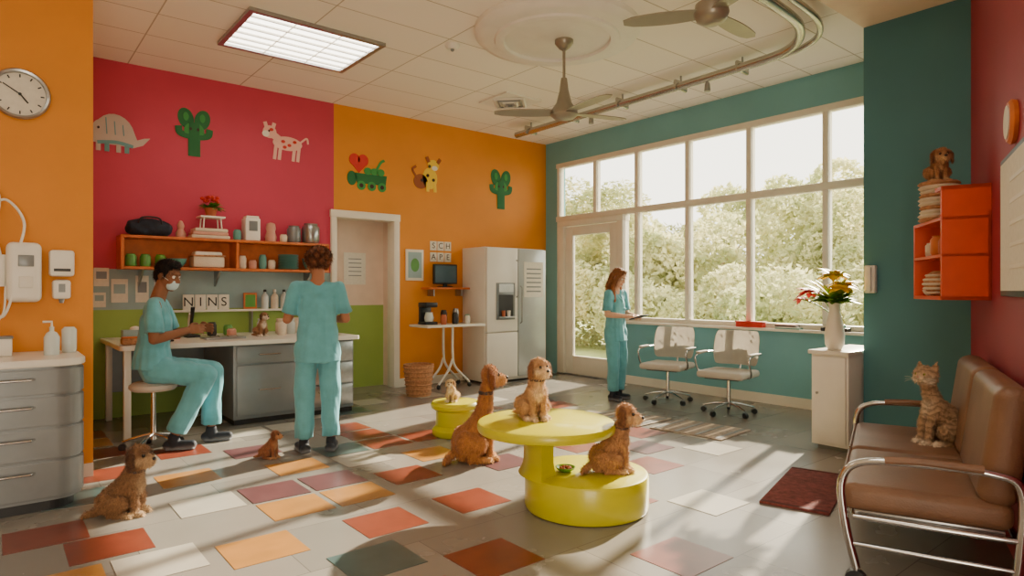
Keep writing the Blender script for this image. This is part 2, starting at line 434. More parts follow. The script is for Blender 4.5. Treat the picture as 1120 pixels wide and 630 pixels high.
# ------------------------------------------------------------------ ceiling things
m_lamp=M('lamp_diffuser',(255,246,228),.5,emit=7.0,var=.0)
def panel(x0,x1,y0,y1):
    p=E('ceiling_light_panel')
    bb('diffuser',x0+.05,x1-.05,y0+.05,y1-.05,H-.012,H-.004,m_lamp,p)
    for n,a in (('f1',(x0,x1,y0,y0+.05)),('f2',(x0,x1,y1-.05,y1)),('f3',(x0,x0+.05,y0+.05,y1-.05)),('f4',(x1-.05,x1,y0+.05,y1-.05))):
        bb(n,a[0],a[1],a[2],a[3],H-.035,H,m_steel,p)
    for k in range(1,7):
        y=y0+(y1-y0)*k/7; bb('louvre_%d'%k,x0+.05,x1-.05,y-.010,y+.010,H-.03,H-.012,m_white,p)
    for k in range(1,3):
        x=x0+(x1-x0)*k/3; bb('fin_%d'%k,x-.004,x+.004,y0+.05,y1-.05,H-.026,H-.013,m_white,p)
panel(1.8,3.15,5.9,6.95)
panel(1.6,2.95,.6,1.65)  # unseen copy added above the camera as interior fill
panel(-1.8,-.45,2.6,3.65)  # another out-of-view copy, added on the left for fill
med=E('ceiling_medallion')
lathe('disc',[(0,-.10),(.70,-.10),(.76,-.09),(.80,-.05),(.80,0),(0,0)],(4.28,4.55,H),m_white,med,seg=72)
lathe('ring',[(.52,-.125),(.56,-.13),(.60,-.12),(.61,-.10),(.51,-.10),(.52,-.125)],(4.28,4.55,H),m_white,med,seg=72)
mt_fan=M('fan_pewter',(150,142,126),.35,metal=.4,var=.05)
def fan(x,y,zt,zb,R,angs,cone=True):
    f=E('ceiling_fan',(x,y,0)); mt=mt_fan
    lathe('canopy',[(0,0),(.09,0),(.09,-.03),(.05,-.08),(.02,-.1),(0,-.1)],(0,0,zt),mt,f)
    cyl('rod',(0,0,zb+.05),(0,0,zt-.05),.014,.014,mt,f,12)
    if cone:
        lathe('hub',[(0,.34),(.03,.34),(.045,.22),(.075,.10),(.13,.02),(.135,-.02),(.10,-.05),(0,-.06)],(0,0,zb),mt,f)
    else:
        lathe('hub',[(0,.12),(.05,.12),(.12,.07),(.13,.0),(.11,-.05),(.06,-.08),(0,-.085)],(0,0,zb),mt,f)
    for i,a in enumerate(angs):
        a=math.radians(a)
        bm=bmesh.new(); rows=[]
        for k in range(9):
            t=k/8; r=.11+(R-.11)*t; w=.045+.045*math.sin(math.pi*min(1,t*.75+.15)); w*= (1 if t<.95 else .6)
            tw=.16*(1-t*.5)
            rows.append([bm.verts.new((r*math.cos(a)-s*w*math.sin(a),r*math.sin(a)+s*w*math.cos(a),zb+.0+s*w*tw+hh)) for s in (-1,1) for hh in (0,.008)])
        for p,q in zip(rows[:-1],rows[1:]):
            bm.faces.new((p[0],q[0],q[2],p[2])); bm.faces.new((p[1],p[3],q[3],q[1])); bm.faces.new((p[0],p[1],q[1],q[0])); bm.faces.new((p[2],q[2],q[3],p[3]))
        bm.faces.new((rows[0][0],rows[0][2],rows[0][3],rows[0][1])); bm.faces.new((rows[-1][0],rows[-1][1],rows[-1][3],rows[-1][2]))
        bmesh.ops.recalc_face_normals(bm,faces=bm.faces)
        fin(bm,'blade_%d'%i,mt,f)
fan(4.34,4.51,H-.10,3.13,.68,(141,-18,262))
fan(4.24,2.80,H,3.50,.66,(125,5,245),cone=False)
tr=E('ceiling_pipe_run')
for k,(dx,rr,zz) in enumerate(((0,.045,3.80),(.12,.03,3.83))):
    tube('pipe_%d'%k,[(6.30+dx,7.6,zz),(6.28+dx,5.5,zz),(6.25+dx,3.7,zz),(6.13+dx,3.15-dx,zz),(5.7+dx,2.85-dx,zz),(5.1,2.76-dx,zz),(4.6,2.74-dx,zz)],rr,m_duct,tr,seg=14)
for k,y in enumerate((7.3,6.4,5.5,4.6,3.8)):
    cyl('hanger_%d'%k,(6.34,y,3.82),(6.34,y,H),.012,.012,m_steel,tr,10); box('clamp_%d'%k,(6.33,y,3.82),(.24,.04,.12),m_duct,tr,.02)
    if k in (1,3): lathe('spot_%d'%k,[(0,-.12),(.035,-.12),(.03,-.04),(.012,0),(0,0)],(6.28,y-.4,3.77),m_steel,tr,16)
av=E('ceiling_air_vent')
bb('frame',5.1,5.7,6.35,6.95,H-.02,H,m_white,av)
for k in range(4):
    s=.25-.06*k
    lathe('louvre_%d'%k,[(s*1.2,-.025-.008*k),(s*1.2-.03,-.045-.008*k),(s*1.2-.04,-.04-.008*k),(s*1.2-.01,-.02-.008*k)],(5.4,6.65,H),m_grey if k%2 else m_white,av,4,rot=None)
sd=E('smoke_detector'); lathe('body',[(0,-.05),(.05,-.05),(.075,-.02),(.075,0),(0,0)],(3.7,5.5,H),m_white,sd); sph('sensor',(3.7,5.5,H-.055),.02,m_grey,sd)

# ------------------------------------------------------------------ murals
def dsc(n,x,z,rx,rz,mat,p,rot=0,lay=0):
    bm=bmesh.new(); r=bmesh.ops.create_cone(bm,cap_ends=True,segments=28,radius1=1,radius2=1,depth=1)
    bmesh.ops.rotate(bm,matrix=Matrix.Rotation(math.pi/2,3,'X'),verts=bm.verts)
    bmesh.ops.scale(bm,vec=(rx,.006,rz),verts=bm.verts)
    bmesh.ops.rotate(bm,matrix=Matrix.Rotation(rot,3,'Y'),verts=bm.verts)
    bmesh.ops.translate(bm,vec=(x,-.003-.004*lay,z),verts=bm.verts)
    return fin(bm,n,mat,p)
def stroke(n,pts,r,mat,p,lay=0):
    o=tube(n,[(x,0,z) for x,z in pts],r,mat,p); 
    o.scale=(1,.12,1); o.location=(0,-.006-.004*lay,0); return o
mp=dict(grey=M('mural_grey',(196,180,170),.7),teal=M('mural_teal',(110,156,160),.7),green=M('mural_green',(34,108,60),.7),lg=M('mural_leaf',(60,146,70),.7),
 pink=M('mural_pink',(234,180,166),.7),dk=M('mural_dark',(60,40,36),.7),red=M('mural_red',(206,46,38),.7),yel=M('mural_yellow',(240,200,50),.7),wh=M('mural_white',(236,228,214),.7),br=M('mural_brown',(150,80,40),.7))
e=E('wall_mural_dinosaur',(1.09,YB-.001,3.12))
pts=[(-.23,-.10)]+[(-.02+.20*math.cos(math.pi-k*math.pi/12),-.02+.25*math.sin(k*math.pi/12)) for k in range(0,12)]+[(.20,-.03),(.27,.0),(.33,.01),(.26,-.08),(.17,-.12)]
prism('body',pts,'y',-.007,0,mp['grey'],e)
dsc('head',-.15,.03,.08,.12,mp['grey'],e,lay=1); dsc('eye',-.17,.06,.012,.014,mp['dk'],e,lay=3)
stroke('belly_band',[(-.18,-.10),(0,-.08),(.16,-.11)],.02,mp['teal'],e,lay=1)
for k,x in enumerate((-.17,-.09,.02,.10)): stroke('leg_%d'%k,[(x,-.08),(x,-.19)],.024,mp['teal'] if k%2 else mp['grey'],e)
for k,x in enumerate((-.1,-.02,.06)): stroke('rib_%d'%k,[(x,.18-.03*k),(x+.01,.0)],.006,mp['teal'],e,lay=1)
def cactus(x,z,s,nm):
    e=E('wall_mural_'+nm,(x,YB-.001,z),sc=s)
    stroke('stem',[(0,-.28),(0,.0),(0,.12)],.07,mp['green'],e)
    dsc('head_l',-.09,.16,.085,.12,mp['green'],e,rot=-.25); dsc('head_r',.09,.16,.085,.12,mp['green'],e,rot=.25)
    dsc('centre',0,.02,.11,.1,mp['lg'],e,lay=1); stroke('arm_l',[(-.02,-.05),(-.15,-.02),(-.17,.06)],.04,mp['green'],e); stroke('arm_r',[(.02,-.05),(.15,-.02),(.17,.06)],.04,mp['green'],e)
    dsc('spot_1',-.09,.18,.03,.05,mp['lg'],e,lay=1); dsc('spot_2',.09,.18,.03,.05,mp['lg'],e,lay=1); dsc('eye_1',-.04,.04,.014,.018,mp['dk'],e,lay=2); dsc('eye_2',.04,.04,.014,.018,mp['dk'],e,lay=2)
cactus(1.88,3.27,1.0,'cactus')
def beast(x,z,s,nm,c,spots):
    e=E('wall_mural_'+nm,(x,YB-.001,z),sc=s)
    dsc('body',.04,0,.19,.09,c,e); dsc('head',-.19,.12,.085,.08,c,e,lay=1); dsc('muzzle',-.24,.09,.045,.04,mp['wh'],e,lay=2)
    stroke('ear_1',[(-.15,.17),(-.13,.24)],.025,c,e); stroke('ear_2',[(-.23,.17),(-.25,.24)],.025,c,e)
    for k,xx in enumerate((-.11,-.05,.13,.19)): stroke('leg_%d'%k,[(xx,-.04),(xx-.02,-.22)],.022,c,e)
    stroke('neck',[(-.06,.03),(-.16,.1)],.05,c,e); stroke('tail',[(.2,.03),(.29,.1),(.31,.03)],.013,c,e)
    for k,(a,b) in enumerate(((-.02,.02),(.06,-.02),(.13,.03),(-.17,.15),(.0,-.05))): dsc('spot_%d'%k,a,b,.025,.02,spots,e,lay=2)
    dsc('eye',-.2,.13,.012,.014,mp['dk'],e,lay=3)
beast(2.95,3.30,1.0,'cow',mp['pink'],mp['red'])
e=E('wall_mural_train',(4.12,YB-.001,3.02))
prism('cart',[(-.16,-.12),(.28,-.12),(.3,.02),(-.2,.02)],'y',-.006,0,mp['green'],e); dsc('heart_l',-.2,.2,.08,.085,mp['red'],e); dsc('heart_r',-.07,.2,.08,.085,mp['red'],e)
prism('heart_tip',[(-.275,.17),(.005,.17),(-.135,.02)],'y',-.008,0,mp['red'],e)
for k,x in enumerate((-.1,.06,.22)): dsc('wheel_%d'%k,x,-.15,.065,.065,mp['lg'],e,lay=1); dsc('hubcap_%d'%k,x,-.15,.03,.03,mp['dk'],e,lay=2)
for k,x in enumerate((.0,.1,.2)): dsc('leaf_%d'%k,x,.06,.06,.05,mp['lg'],e,lay=1)
dsc('front',-.24,-.06,.07,.1,mp['green'],e)
stroke('sprout',[(.12,.06),(.2,.2),(.26,.24)],.02,mp['lg'],e)
e=E('wall_mural_dog',(5.1,YB-.001,3.15))
dsc('body',.04,-.06,.13,.16,mp['yel'],e); dsc('head',.1,.14,.1,.085,mp['yel'],e,lay=1); dsc('muzzle',.12,.10,.05,.035,mp['wh'],e,lay=2)
dsc('rump',-.12,-.12,.12,.11,mp['br'],e); stroke('ear_1',[(.02,.18),(-.02,.26)],.03,mp['br'],e,1); stroke('ear_2',[(.17,.18),(.22,.25)],.03,mp['br'],e,1)
stroke('leg_1',[(.0,-.12),(0,-.26)],.03,mp['yel'],e); stroke('leg_2',[(.12,-.12),(.13,-.26)],.03,mp['yel'],e); stroke('tail',[(-.18,-.08),(-.26,.04),(-.2,.1)],.02,mp['br'],e)
for k,(a,b) in enumerate(((.0,-.02),(.1,-.08),(.03,.12),(-.1,-.1))): dsc('spot_%d'%k,a,b,.025,.025,mp['dk'],e,lay=2)
cactus(6.5,3.06,1.15,'cactus')

# ------------------------------------------------------------------ left wall: clock, equipment
cl=E('wall_clock',(.17,5.76,2.80))
R=(math.pi/2,0,0)
lathe('rim',[(.15,0),(.175,0),(.18,.03),(.17,.045),(.155,.04),(.15,.015)],(0,0,0),m_steel,cl,48,rot=R)
lathe('dial',[(0,.016),(.155,.016),(.155,0),(0,0)],(0,0,0),m_paper,cl,48,rot=R)
for k in range(12):
    a=k*math.pi/6; box('tick_%d'%k,(.13*math.sin(a),-.018,.13*math.cos(a)),(.008,.004,.022),m_dark,cl,rot=(0,a,0))
for n,a,l,w in (('hour_hand',3.5*math.pi/6*1.35,.075,.01),('minute_hand',-1.0,.115,.007)):
    box(n,(l/2*math.sin(a),-.022,l/2*math.cos(a)),(w,.004,l),m_dark,cl,rot=(0,a,0))
cyl('pin',(0,-.016,0),(0,-.028,0),.01,.01,m_dark,cl,12)
dg=E('diagnostic_wall_unit',(.21,5.76,1.53))
box('body',(-.02,-.075,0),(.2,.15,.42),m_white,dg,.04,seg=4); box('screen',(-.01,-.153,.08),(.09,.01,.08),m_grey,dg,.004); box('keypad',(-.01,-.153,-.07),(.08,.01,.08),m_lam,dg,.004)
cyl('cradle',(-.15,-.08,.12),(-.15,-.08,-.1),.035,.03,m_white,dg); 
tube('cord_1',[(-.15,-.1,.12),(-.2,-.12,.4),(-.12,-.12,.5),(-.02,-.12,.35),(-.06,-.13,.1),(-.1,-.14,-.22),(-.16,-.12,-.3),(-.2,-.1,0)],.009,m_white,dg)
tube('cord_2',[(-.2,-.1,.2),(-.16,-.12,.52),(-.26,-.12,.6)],.012,m_white,dg); sph('hook',(-.2,-.05,.55),(.04,.05,.04),m_grey,dg)
tube('cord_3',[(-.12,-.1,-.1),(-.14,-.14,-.3),(-.24,-.14,-.36),(-.3,-.12,-.2)],.007,m_white,dg)
tb=E('towel_dispenser',(.42,5.76,1.60)); box('body',(-.01,-.06,0),(.15,.12,.19),m_white,tb,.02); box('slot',(-.01,-.122,-.05),(.1,.006,.02),m_dark,tb)
so=E('soap_dispenser',(.41,5.76,1.39)); box('body',(0,-.045,.02),(.11,.09,.14),m_white,so,.02); box('window',(0,-.092,.03),(.04,.004,.06),m_grey,so); cyl('nozzle',(0,-.05,-.05),(0,-.05,-.08),.02,.012,m_grey,so,12)

du=E('drawer_cabinet',(-.08,5.36,0))
bodyp=rrect(-.56,.56,-.36,.36,.16,8)
prism('plinth',rrect(-.52,.52,-.32,.34,.14,8),'z',0,.07,m_dark,du)
prism('body',bodyp,'z',.07,.92,m_grey,du)
prism('worktop',rrect(-.58,.58,-.385,.37,.17,8),'z',.92,.965,m_lam,du,.006)
for k,(a,b) in enumerate(((.09,.32),(.335,.53),(.545,.73),(.745,.905))):
    prism('drawer_%d'%k,rrect(-.572,.572,-.375,.3,.165,8),'z',a,b,m_grey,du,.006)
    tube('handle_%d'%k,[(-.1,-.37,b-.06),(-.08,-.41,b-.06),(.28,-.41,b-.06),(.30,-.37,b-.06)],.008,m_chrome,du,smooth=False)
bt=E('pump_bottle',(.33,5.35,.965)); lathe('body',[(0,0),(.045,0),(.045,.12),(.03,.15),(.014,.16),(.014,.19),(0,.19)],(0,0,0),m_glassy,bt); tube('spout',[(0,0,.19),(0,0,.225),(-.05,-.01,.225)],.008,m_white,bt,smooth=False)
cu=E('glass_canister',(.44,5.5,.965)); lathe('body',[(0,0),(.04,0),(.045,.02),(.045,.16),(.03,.18),(0,.18)],(0,0,0),m_glassy,cu)
sb=E('supply_box',(.02,5.45,.965)); box('body',(0,0,.06),(.2,.14,.12),m_white,sb,.01); box('lid',(0,0,.125),(.21,.15,.015),m_grey,sb,.004)

# ------------------------------------------------------------------ back-wall shelf and its contents
sh=E('wall_shelf')
x0,x1=1.09,3.42
bb('top',x0,x1,7.93,YB,1.975,2.005,m_wood,sh,.004); bb('bottom',x0,x1,7.93,YB,1.635,1.665,m_wood,sh,.004)
bb('end_l',x0,x0+.03,7.93,YB,1.665,1.975,m_wood,sh); bb('end_r',x1-.03,x1,7.93,YB,1.665,1.975,m_wood,sh); bb('divider',2.27,2.30,7.94,YB,1.665,1.975,m_wood,sh)
bb('back',x0,x1,8.235,8.249,1.665,1.975,m_wood,sh)
for k,x in enumerate((1.3,2.1,3.2)): prism('bracket_%d'%k,[(8.25,1.635),(8.0,1.635),(8.25,1.45)],'x',x,x+.02,m_steel,sh)
def vessel(name,x,y,z,prof,mat): 
    e=E(name,(x,y,z)); lathe('body',prof,(0,0,0),mat,e,28); return e
def potj(r,h): return [(0,0),(r*.8,0),(r,.15*h),(r,.8*h),(r*.75,h*.95),(r*.8,h),(r*.65,h),(r*.6,.9*h),(0,.88*h)]
def bowl(r,h): return [(0,0),(r*.5,0),(r*.85,h*.5),(r,h),(r*.93,h),(r*.7,h*.4),(0,h*.15)]
bag=E('duffel_bag',(1.38,8.08,2.005))
S=Sculpt(); S.cap((-.15,0,.09),(.15,0,.09),.085,.085,(40,44,54)); S.ell((0,0,.12),(.2,.09,.08),(40,44,54)); S.ell((-.08,.01,.06),(.12,.1,.055),(30,32,40)); S.build('body',M('bag_cloth',(40,46,58),.9,var=.3,bump=.5),bag,.012,3,amp=.01,nf=14)
tube('strap',[(-.12,-.06,.12),(-.08,-.09,.2),(.08,-.09,.2),(.12,-.06,.12)],.01,m_dark,bag)
vessel('clay_figurine',1.70,8.08,2.005,[(0,0),(.05,0),(.055,.05),(.03,.1),(.04,.14),(.02,.19),(0,.2)],m_pinkc)
tw=E('folded_towels',(2.0,8.07,2.005))
for k in range(3): box('fold_%d'%k,(random.uniform(-.01,.01),0,.02+.04*k),(.42-.03*k,.24,.04),m_towel if k!=1 else m_pinkc,tw,.015)
st=E('plant_stand',(2.02,8.07,2.13)); 
for k,(a,b) in enumerate(((-.1,-.08),(.1,-.08),(-.1,.08),(.1,.08))): cyl('leg_%d'%k,(a,b,0),(a*.9,b*.9,.12),.008,.008,m_white,st,8)
box('top',(0,0,.13),(.27,.22,.02),m_white,st,.004)
def leaves(name,c,n,L,w,mat,parent,spread=1.0,upb=.6,seed=1,droop=.35):
    rng=random.Random(seed); bm=bmesh.new(); c=V(c)
    for _ in range(n):
        a=rng.uniform(0,2*math.pi); el=rng.uniform(upb-.5,upb+.5)
        d=V((math.cos(a)*spread,math.sin(a)*spread,el)).normalized(); l=L*rng.uniform(.6,1.1); s=d.cross(V((0,0,1))).normalized(); ww=w*rng.uniform(.7,1.2)
        prev=None
        for k in range(6):
            t=k/5; p=c+d*l*t+V((0,0,-l*droop*t*t)); wid=ww*math.sin(math.pi*min(.98,t*.92+.06))
            r=(bm.verts.new(p-s*wid),bm.verts.new(p+V((0,0,wid*.3))),bm.verts.new(p+s*wid))
            if prev: bm.faces.new((prev[0],prev[1],r[1],r[0])); bm.faces.new((prev[1],prev[2],r[2],r[1]))
            prev=r
    return fin(bm,name,mat,parent,smooth=True,auto=False)
fp=E('potted_flowers',(2.02,8.07,2.27)); lathe('pot',[(0,0),(.05,0),(.07,.09),(.075,.1),(.065,.1),(.06,.08),(0,.08)],(0,0,0),m_terr,fp); leaves('leaves',(0,0,.08),50,.19,.024,m_leaf,fp,1,.8)
for k in range(12):
    a=k*2.4; r=.1*math.sqrt((k+1)/12); sph('bloom_%d'%k,(r*math.cos(a),r*math.sin(a),.2+.03*math.sin(k)),(.026,.026,.02),m_fr,fp,10)
ap=E('coffee_canister_machine',(2.48,8.08,2.005)); box('body',(0,0,.14),(.18,.18,.28),m_white,ap,.02); box('front_panel',(0,-.092,.18),(.1,.006,.12),m_grey,ap,.004); box('lid',(0,0,.29),(.15,.15,.03),m_trim,ap,.01)
vessel('ceramic_jar',2.72,8.08,2.005,[(0,0),(.06,0),(.07,.06),(.05,.13),(.06,.17),(.05,.23),(0,.25)],m_pinkc)
vessel('grey_pot',3.01,8.08,2.005,potj(.085,.22),m_grey); vessel('steel_stockpot',3.23,8.08,2.005,potj(.11,.26),m_steel); vessel('small_jar',2.86,8.03,2.005,potj(.045,.1),m_towel); vessel('small_jar',2.31,8.05,2.005,potj(.045,.13),m_tealc)
for k,(x,mm) in enumerate(((1.2,m_greenc),(1.34,m_greenc),(1.49,m_leaf))): vessel('green_mug',x,8.06,1.665,potj(.055,.14),mm)
vessel('mixing_bowl',1.66,8.06,1.665,bowl(.10,.1),m_tealc)
bx=E('storage_basket',(1.98,8.08,1.665)); box('body',(0,0,.07),(.34,.22,.13),m_towel,bx,.02); box('rim',(0,0,.14),(.36,.24,.02),m_basket,bx,.008); box('cloth',(0,0,.16),(.3,.18,.06),m_paper,bx,.02)
for k,(x,h) in enumerate(((2.38,.16),(2.50,.11),(2.62,.18),(2.73,.12))): vessel('stoneware_cup',x,8.08,1.665,potj(.045,h),(m_towel,m_pinkc,m_tealc,m_towel)[k])
pl=E('plate_stack',(2.93,8.06,1.665))
for k in range(11): lathe('plate_%d'%k,[(0,0),(.08,0),(.125,.014),(.125,.018),(.08,.008),(0,.008)],(0,0,.017*k),m_tealc,pl,32)
vessel('teal_bowl',3.22,8.06,1.665,bowl(.11,.15),m_tealc)

ld=E('counter_backsplash_ledge'); bb('board',1.45,3.5,8.13,8.245,1.15,1.175,m_lam,ld,.003)
for k,x in enumerate((1.6,2.5,3.25)): bb('support_%d'%k,x,x+.02,8.13,8.235,.885,1.15,m_steel,ld)
sg=E('letter_sign',(2.0,8.17,1.175))
for k,ch in enumerate('NINS'):
    box('tile_%d'%k,(-.2+.13*k,0,.09),(.12,.012,.18),m_paper,sg,.003); text('letter_%d'%k,ch,(-.2+.13*k,-.0075,.09),.15,m_dark,sg)
pf=E('photo_frame',(2.5,8.18,1.175)); box('frame',(0,0,.1),(.16,.02,.2),m_wood,pf,.004); box('print',(0,-.011,.1),(.12,.003,.15),m_greenc,pf)
for k in range(6):
    b=E('dropper_bottle',(2.68+.12*k,8.18,1.175)); lathe('body',[(0,0),(.045,0),(.045,.15),(.03,.18),(.015,.19),(.015,.21),(0,.21)],(0,0,0),m_towel if k%2 else m_glassy,b,20); lathe('cap',[(0,0),(.02,0),(.018,.03),(0,.035)],(0,0,.21),m_white if k%2 else m_dark,b,16)
for k,(x,z,w,h) in enumerate(((.95,1.55,.14,.2),(1.12,1.40,.16,.26),(1.34,1.42,.13,.3),(.93,1.30,.12,.16),(1.52,1.46,.12,.2))):
    p=E('pinned_paper',(x,8.248,z)); box('sheet',(0,0,0),(w,.004,h),m_paper,p); box('print',(0,-.0025,.02),(w*.7,.002,h*.4),m_band if k%2 else m_grey,p)

ct=E('lab_counter')
CT=.885
prism('worktop',rrect(.93,3.33,6.85,8.24,.04,4),'z',CT-.045,CT,m_lam,ct,.005)
bb('modesty_panel',1.0,1.95,8.1,8.13,.3,CT-.045,m_grey,ct)
for k,(x,y) in enumerate(((1.0,6.92),(1.0,8.1))): bb('leg_%d'%k,x-.03,x+.03,y-.03,y+.03,0,CT-.045,m_lam,ct,.006)
bb('cabinet_a',1.95,2.66,6.93,8.2,.06,CT-.045,m_grey,ct,.006); bb('plinth_a',1.97,3.28,6.97,8.18,0,.06,m_dark,ct)
bb('cabinet_b',2.67,3.28,6.93,8.2,.06,CT-.045,m_grey,ct,.006)
bb('door_a',1.98,2.63,6.905,6.93,.10,.62,m_grey,ct,.006); bb('drawer_a',1.98,2.63,6.905,6.93,.64,.82,m_grey,ct,.006)
for k,(a,b) in enumerate(((.10,.33),(.35,.58),(.60,.82))):
    bb('drawer_b%d'%k,2.70,3.26,6.905,6.93,a,b,m_steel,ct,.006); tube('pull_b%d'%k,[(2.85,6.91,b-.07),(2.85,6.88,b-.07),(3.1,6.88,b-.07),(3.1,6.91,b-.07)],.007,m_chrome,ct,smooth=False)
for k,z in enumerate((.73,.36)): tube('pull_a%d'%k,[(2.2,6.91,z),(2.2,6.88,z),(2.42,6.88,z),(2.42,6.91,z)],.007,m_chrome,ct,smooth=False)
tr2=E('instrument_tray',(1.95,7.3,CT)); box('tray',(0,0,.012),(.4,.28,.024),m_steel,tr2,.006)
for k in range(4): cyl('tool_%d'%k,(-.15+.09*k,-.1,.03),(-.12+.09*k,.1,.032),.006,.004,m_chrome,tr2,8)
for k,(x,y) in enumerate(((2.65,7.5),(2.8,7.62),(2.95,7.45),(2.72,7.75),(2.55,7.9),(3.15,7.75),(2.95,7.85))):
    vessel('glass_jar',x,y,CT,[(0,0),(.05,0),(.055,.02),(.055,.13),(.04,.15),(.045,.155),(.045,.18),(0,.185)],m_glassy if k%3 else m_towel)
vessel('steel_bowl',3.12,7.3,CT,bowl(.12,.08),m_chrome)
for k,(x,y,mm,h) in enumerate(((1.42,7.85,m_tealc,.14),(1.55,7.6,m_terr,.1),(2.15,7.85,m_greenc,.12),(1.95,7.75,m_dark,.16),(2.12,7.6,m_pinkc,.09))): vessel('medicine_pot',x,y,CT,potj(.05,h),mm)
sc_=E('microscope',(1.74,7.75,CT)); box('base',(0,0,.015),(.14,.2,.03),m_dark,sc_,.01); tube('arm',[(0,.07,.03),(0,.09,.15),(0,.05,.26)],.02,m_white,sc_); cyl('tube',(0,-.06,.33),(0,.02,.14),.022,.016,m_dark,sc_); box('stage',(0,-.02,.1),(.1,.1,.012),m_dark,sc_,.002)
gl=E('glove_box',(1.2,7.8,CT)); box('carton',(0,0,.05),(.24,.13,.1),m_band,gl,.004); sph('glove',(0,0,.11),(.05,.03,.03),m_paper,gl,12)
ks=E('keyboard',(1.25,7.25,CT)); box('base',(0,0,.012),(.4,.14,.02),m_dark,ks,.006)
for r_ in range(4): box('keys_%d'%r_,(0,-.048+.032*r_,.024),(.37,.024,.006),m_grey,ks,.002)
bn=E('brown_kit_pouch',(1.05,7.02,CT)); box('pouch',(0,0,.035),(.17,.12,.07),m_basket,bn,.02); box('flap',(0,-.01,.07),(.16,.1,.015),m_wood,bn,.006)
p=E('alcove_notice',(4.10,8.615,1.72)); box('sheet',(0,0,0),(.34,.006,.46),m_paper,p); box('print',(0,-.004,.03),(.24,.003,.26),m_lam,p)
for k in range(5): box('line_%d'%k,(0,-.005,.14-.06*k),(.2,.003,.012),m_grey,p)

def starbase(e,z_top,R=.27,mat=m_chrome,n=5,a0=.3):
    cyl('column',(0,0,.08),(0,0,z_top),.025,.02,mat,e,16)
    for k in range(n):
        a=a0+2*math.pi*k/n; x,y=R*math.cos(a),R*math.sin(a)
        tube('leg_%d'%k,[(0,0,.13),(x*.5,y*.5,.11),(x,y,.075)],.016,mat,e,r1=.011)
        cyl('caster_%d'%k,(x-.018*math.sin(a),y+.018*math.cos(a),.03),(x+.018*math.sin(a),y-.018*math.cos(a),.03),.03,.03,m_dark,e,16)
SX,SY=1.13,6.42
so2=E('swivel_stool',(SX,SY,0)); starbase(so2,.53,.24); lathe('seat',[(0,0),(.17,0),(.19,.02),(.19,.05),(.16,.07),(0,.075)],(0,0,.52),m_chair,so2)

# ------------------------------------------------------------------ fridge, side table, wall bits
fg=E('refrigerator')
m_frw=M('fridge_white',(226,222,212),.3,var=.02); m_frg=M('fridge_silver',(186,192,192),.3,metal=.3,var=.04)
bb('carcass',5.72,6.92,7.65,8.23,.03,2.06,m_frw,fg,.01)
bb('door_left',5.73,6.33,7.60,7.65,.78,2.05,m_frw,fg,.012); bb('door_left_low',5.73,6.33,7.60,7.65,.08,.765,m_frw,fg,.012); bb('door_right',6.345,6.91,7.60,7.65,.08,2.05,m_frg,fg,.012)
bb('dispenser',5.90,6.26,7.585,7.60,.96,1.52,m_grey,fg,.006); bb('dispenser_recess',5.94,6.22,7.58,7.587,1.0,1.34,m_dark,fg); bb('dispenser_panel',5.94,6.22,7.578,7.587,1.38,1.5,m_steel,fg); bb('dispenser_tray',5.93,6.23,7.55,7.6,.98,1.01,m_steel,fg,.004)
cyl('cup_a',(6.02,7.57,1.01),(6.02,7.57,1.1),.025,.03,m_terr,fg,12); cyl('cup_b',(6.12,7.57,1.01),(6.12,7.57,1.1),.025,.03,m_paper,fg,12)
tube('handle_l',[(6.30,7.60,1.3),(6.30,7.56,1.32),(6.30,7.56,1.85),(6.30,7.60,1.87)],.01,m_steel,fg,smooth=False); tube('handle_r',[(6.38,7.60,.9),(6.38,7.56,.92),(6.38,7.56,1.45),(6.38,7.60,1.47)],.01,m_steel,fg,smooth=False)
bb('notice',6.45,6.85,7.596,7.60,1.3,1.85,m_paper,fg); 
for k in range(6): bb('notice_line_%d'%k,6.5,6.8,7.594,7.597,1.38+.07*k,1.40+.07*k,m_grey,fg)
bb('feet',5.76,6.88,7.68,8.2,0,.03,m_dark,fg)
ta=E('rolling_side_table',(5.17,7.80,0))
box('top',(0,0,.90),(1.0,.5,.035),m_lam,ta,.008); 
for s in (-1,1):
    tube('leg_%d'%s,[(0,s*.12,.88),(0,s*.12,.5),(.05,s*.12,.3),(.28,s*.14,.07)],.018,m_lam,ta); tube('foot_%d'%s,[(0,s*.12,.42),(-.08,s*.12,.25),(-.25,s*.14,.07)],.018,m_lam,ta)
    for t in (-.25,.28): sph('wheel_%d_%d'%(s,int(t*100)),(t,s*.14,.035),(.035,.018,.035),m_dark,ta,14)
cm=E('coffee_maker',(4.86,7.85,.918)); box('base',(0,0,.02),(.2,.22,.04),m_dark,cm,.01); box('column',(0,.08,.15),(.18,.06,.24),m_dark,cm,.01); box('head',(0,0,.28),(.2,.22,.07),m_dark,cm,.015); lathe('carafe',[(0,0),(.06,0),(.07,.05),(.05,.12),(.055,.13),(0,.13)],(0,-.03,.045),m_glassy,cm)
for k,(x,y,mm,r,h) in enumerate(((5.03,7.70,m_terr,.045,.14),(5.15,7.88,m_dark,.05,.2),(5.24,7.72,m_dark,.045,.17),(5.36,7.88,m_steel,.05,.22),(5.46,7.72,m_paper,.04,.12),(5.57,7.88,m_tealc,.045,.13))): vessel('drink_canister',x,y,.918,potj(r,h),mm)
bk=E('wicker_bin',(4.45,7.42,0)); lathe('body',[(0,0),(.16,0),(.20,.40),(.205,.42),(.185,.42),(.15,.04),(0,.04)],(0,0,0),m_basket,bk,32)
for k in range(7): lathe('weave_%d'%k,[(.160+.0065*k*1.0,-.012),(.175+.0065*k,0),(.160+.0065*k,.012)],(0,0,.04+.057*k),m_basket,bk,32)
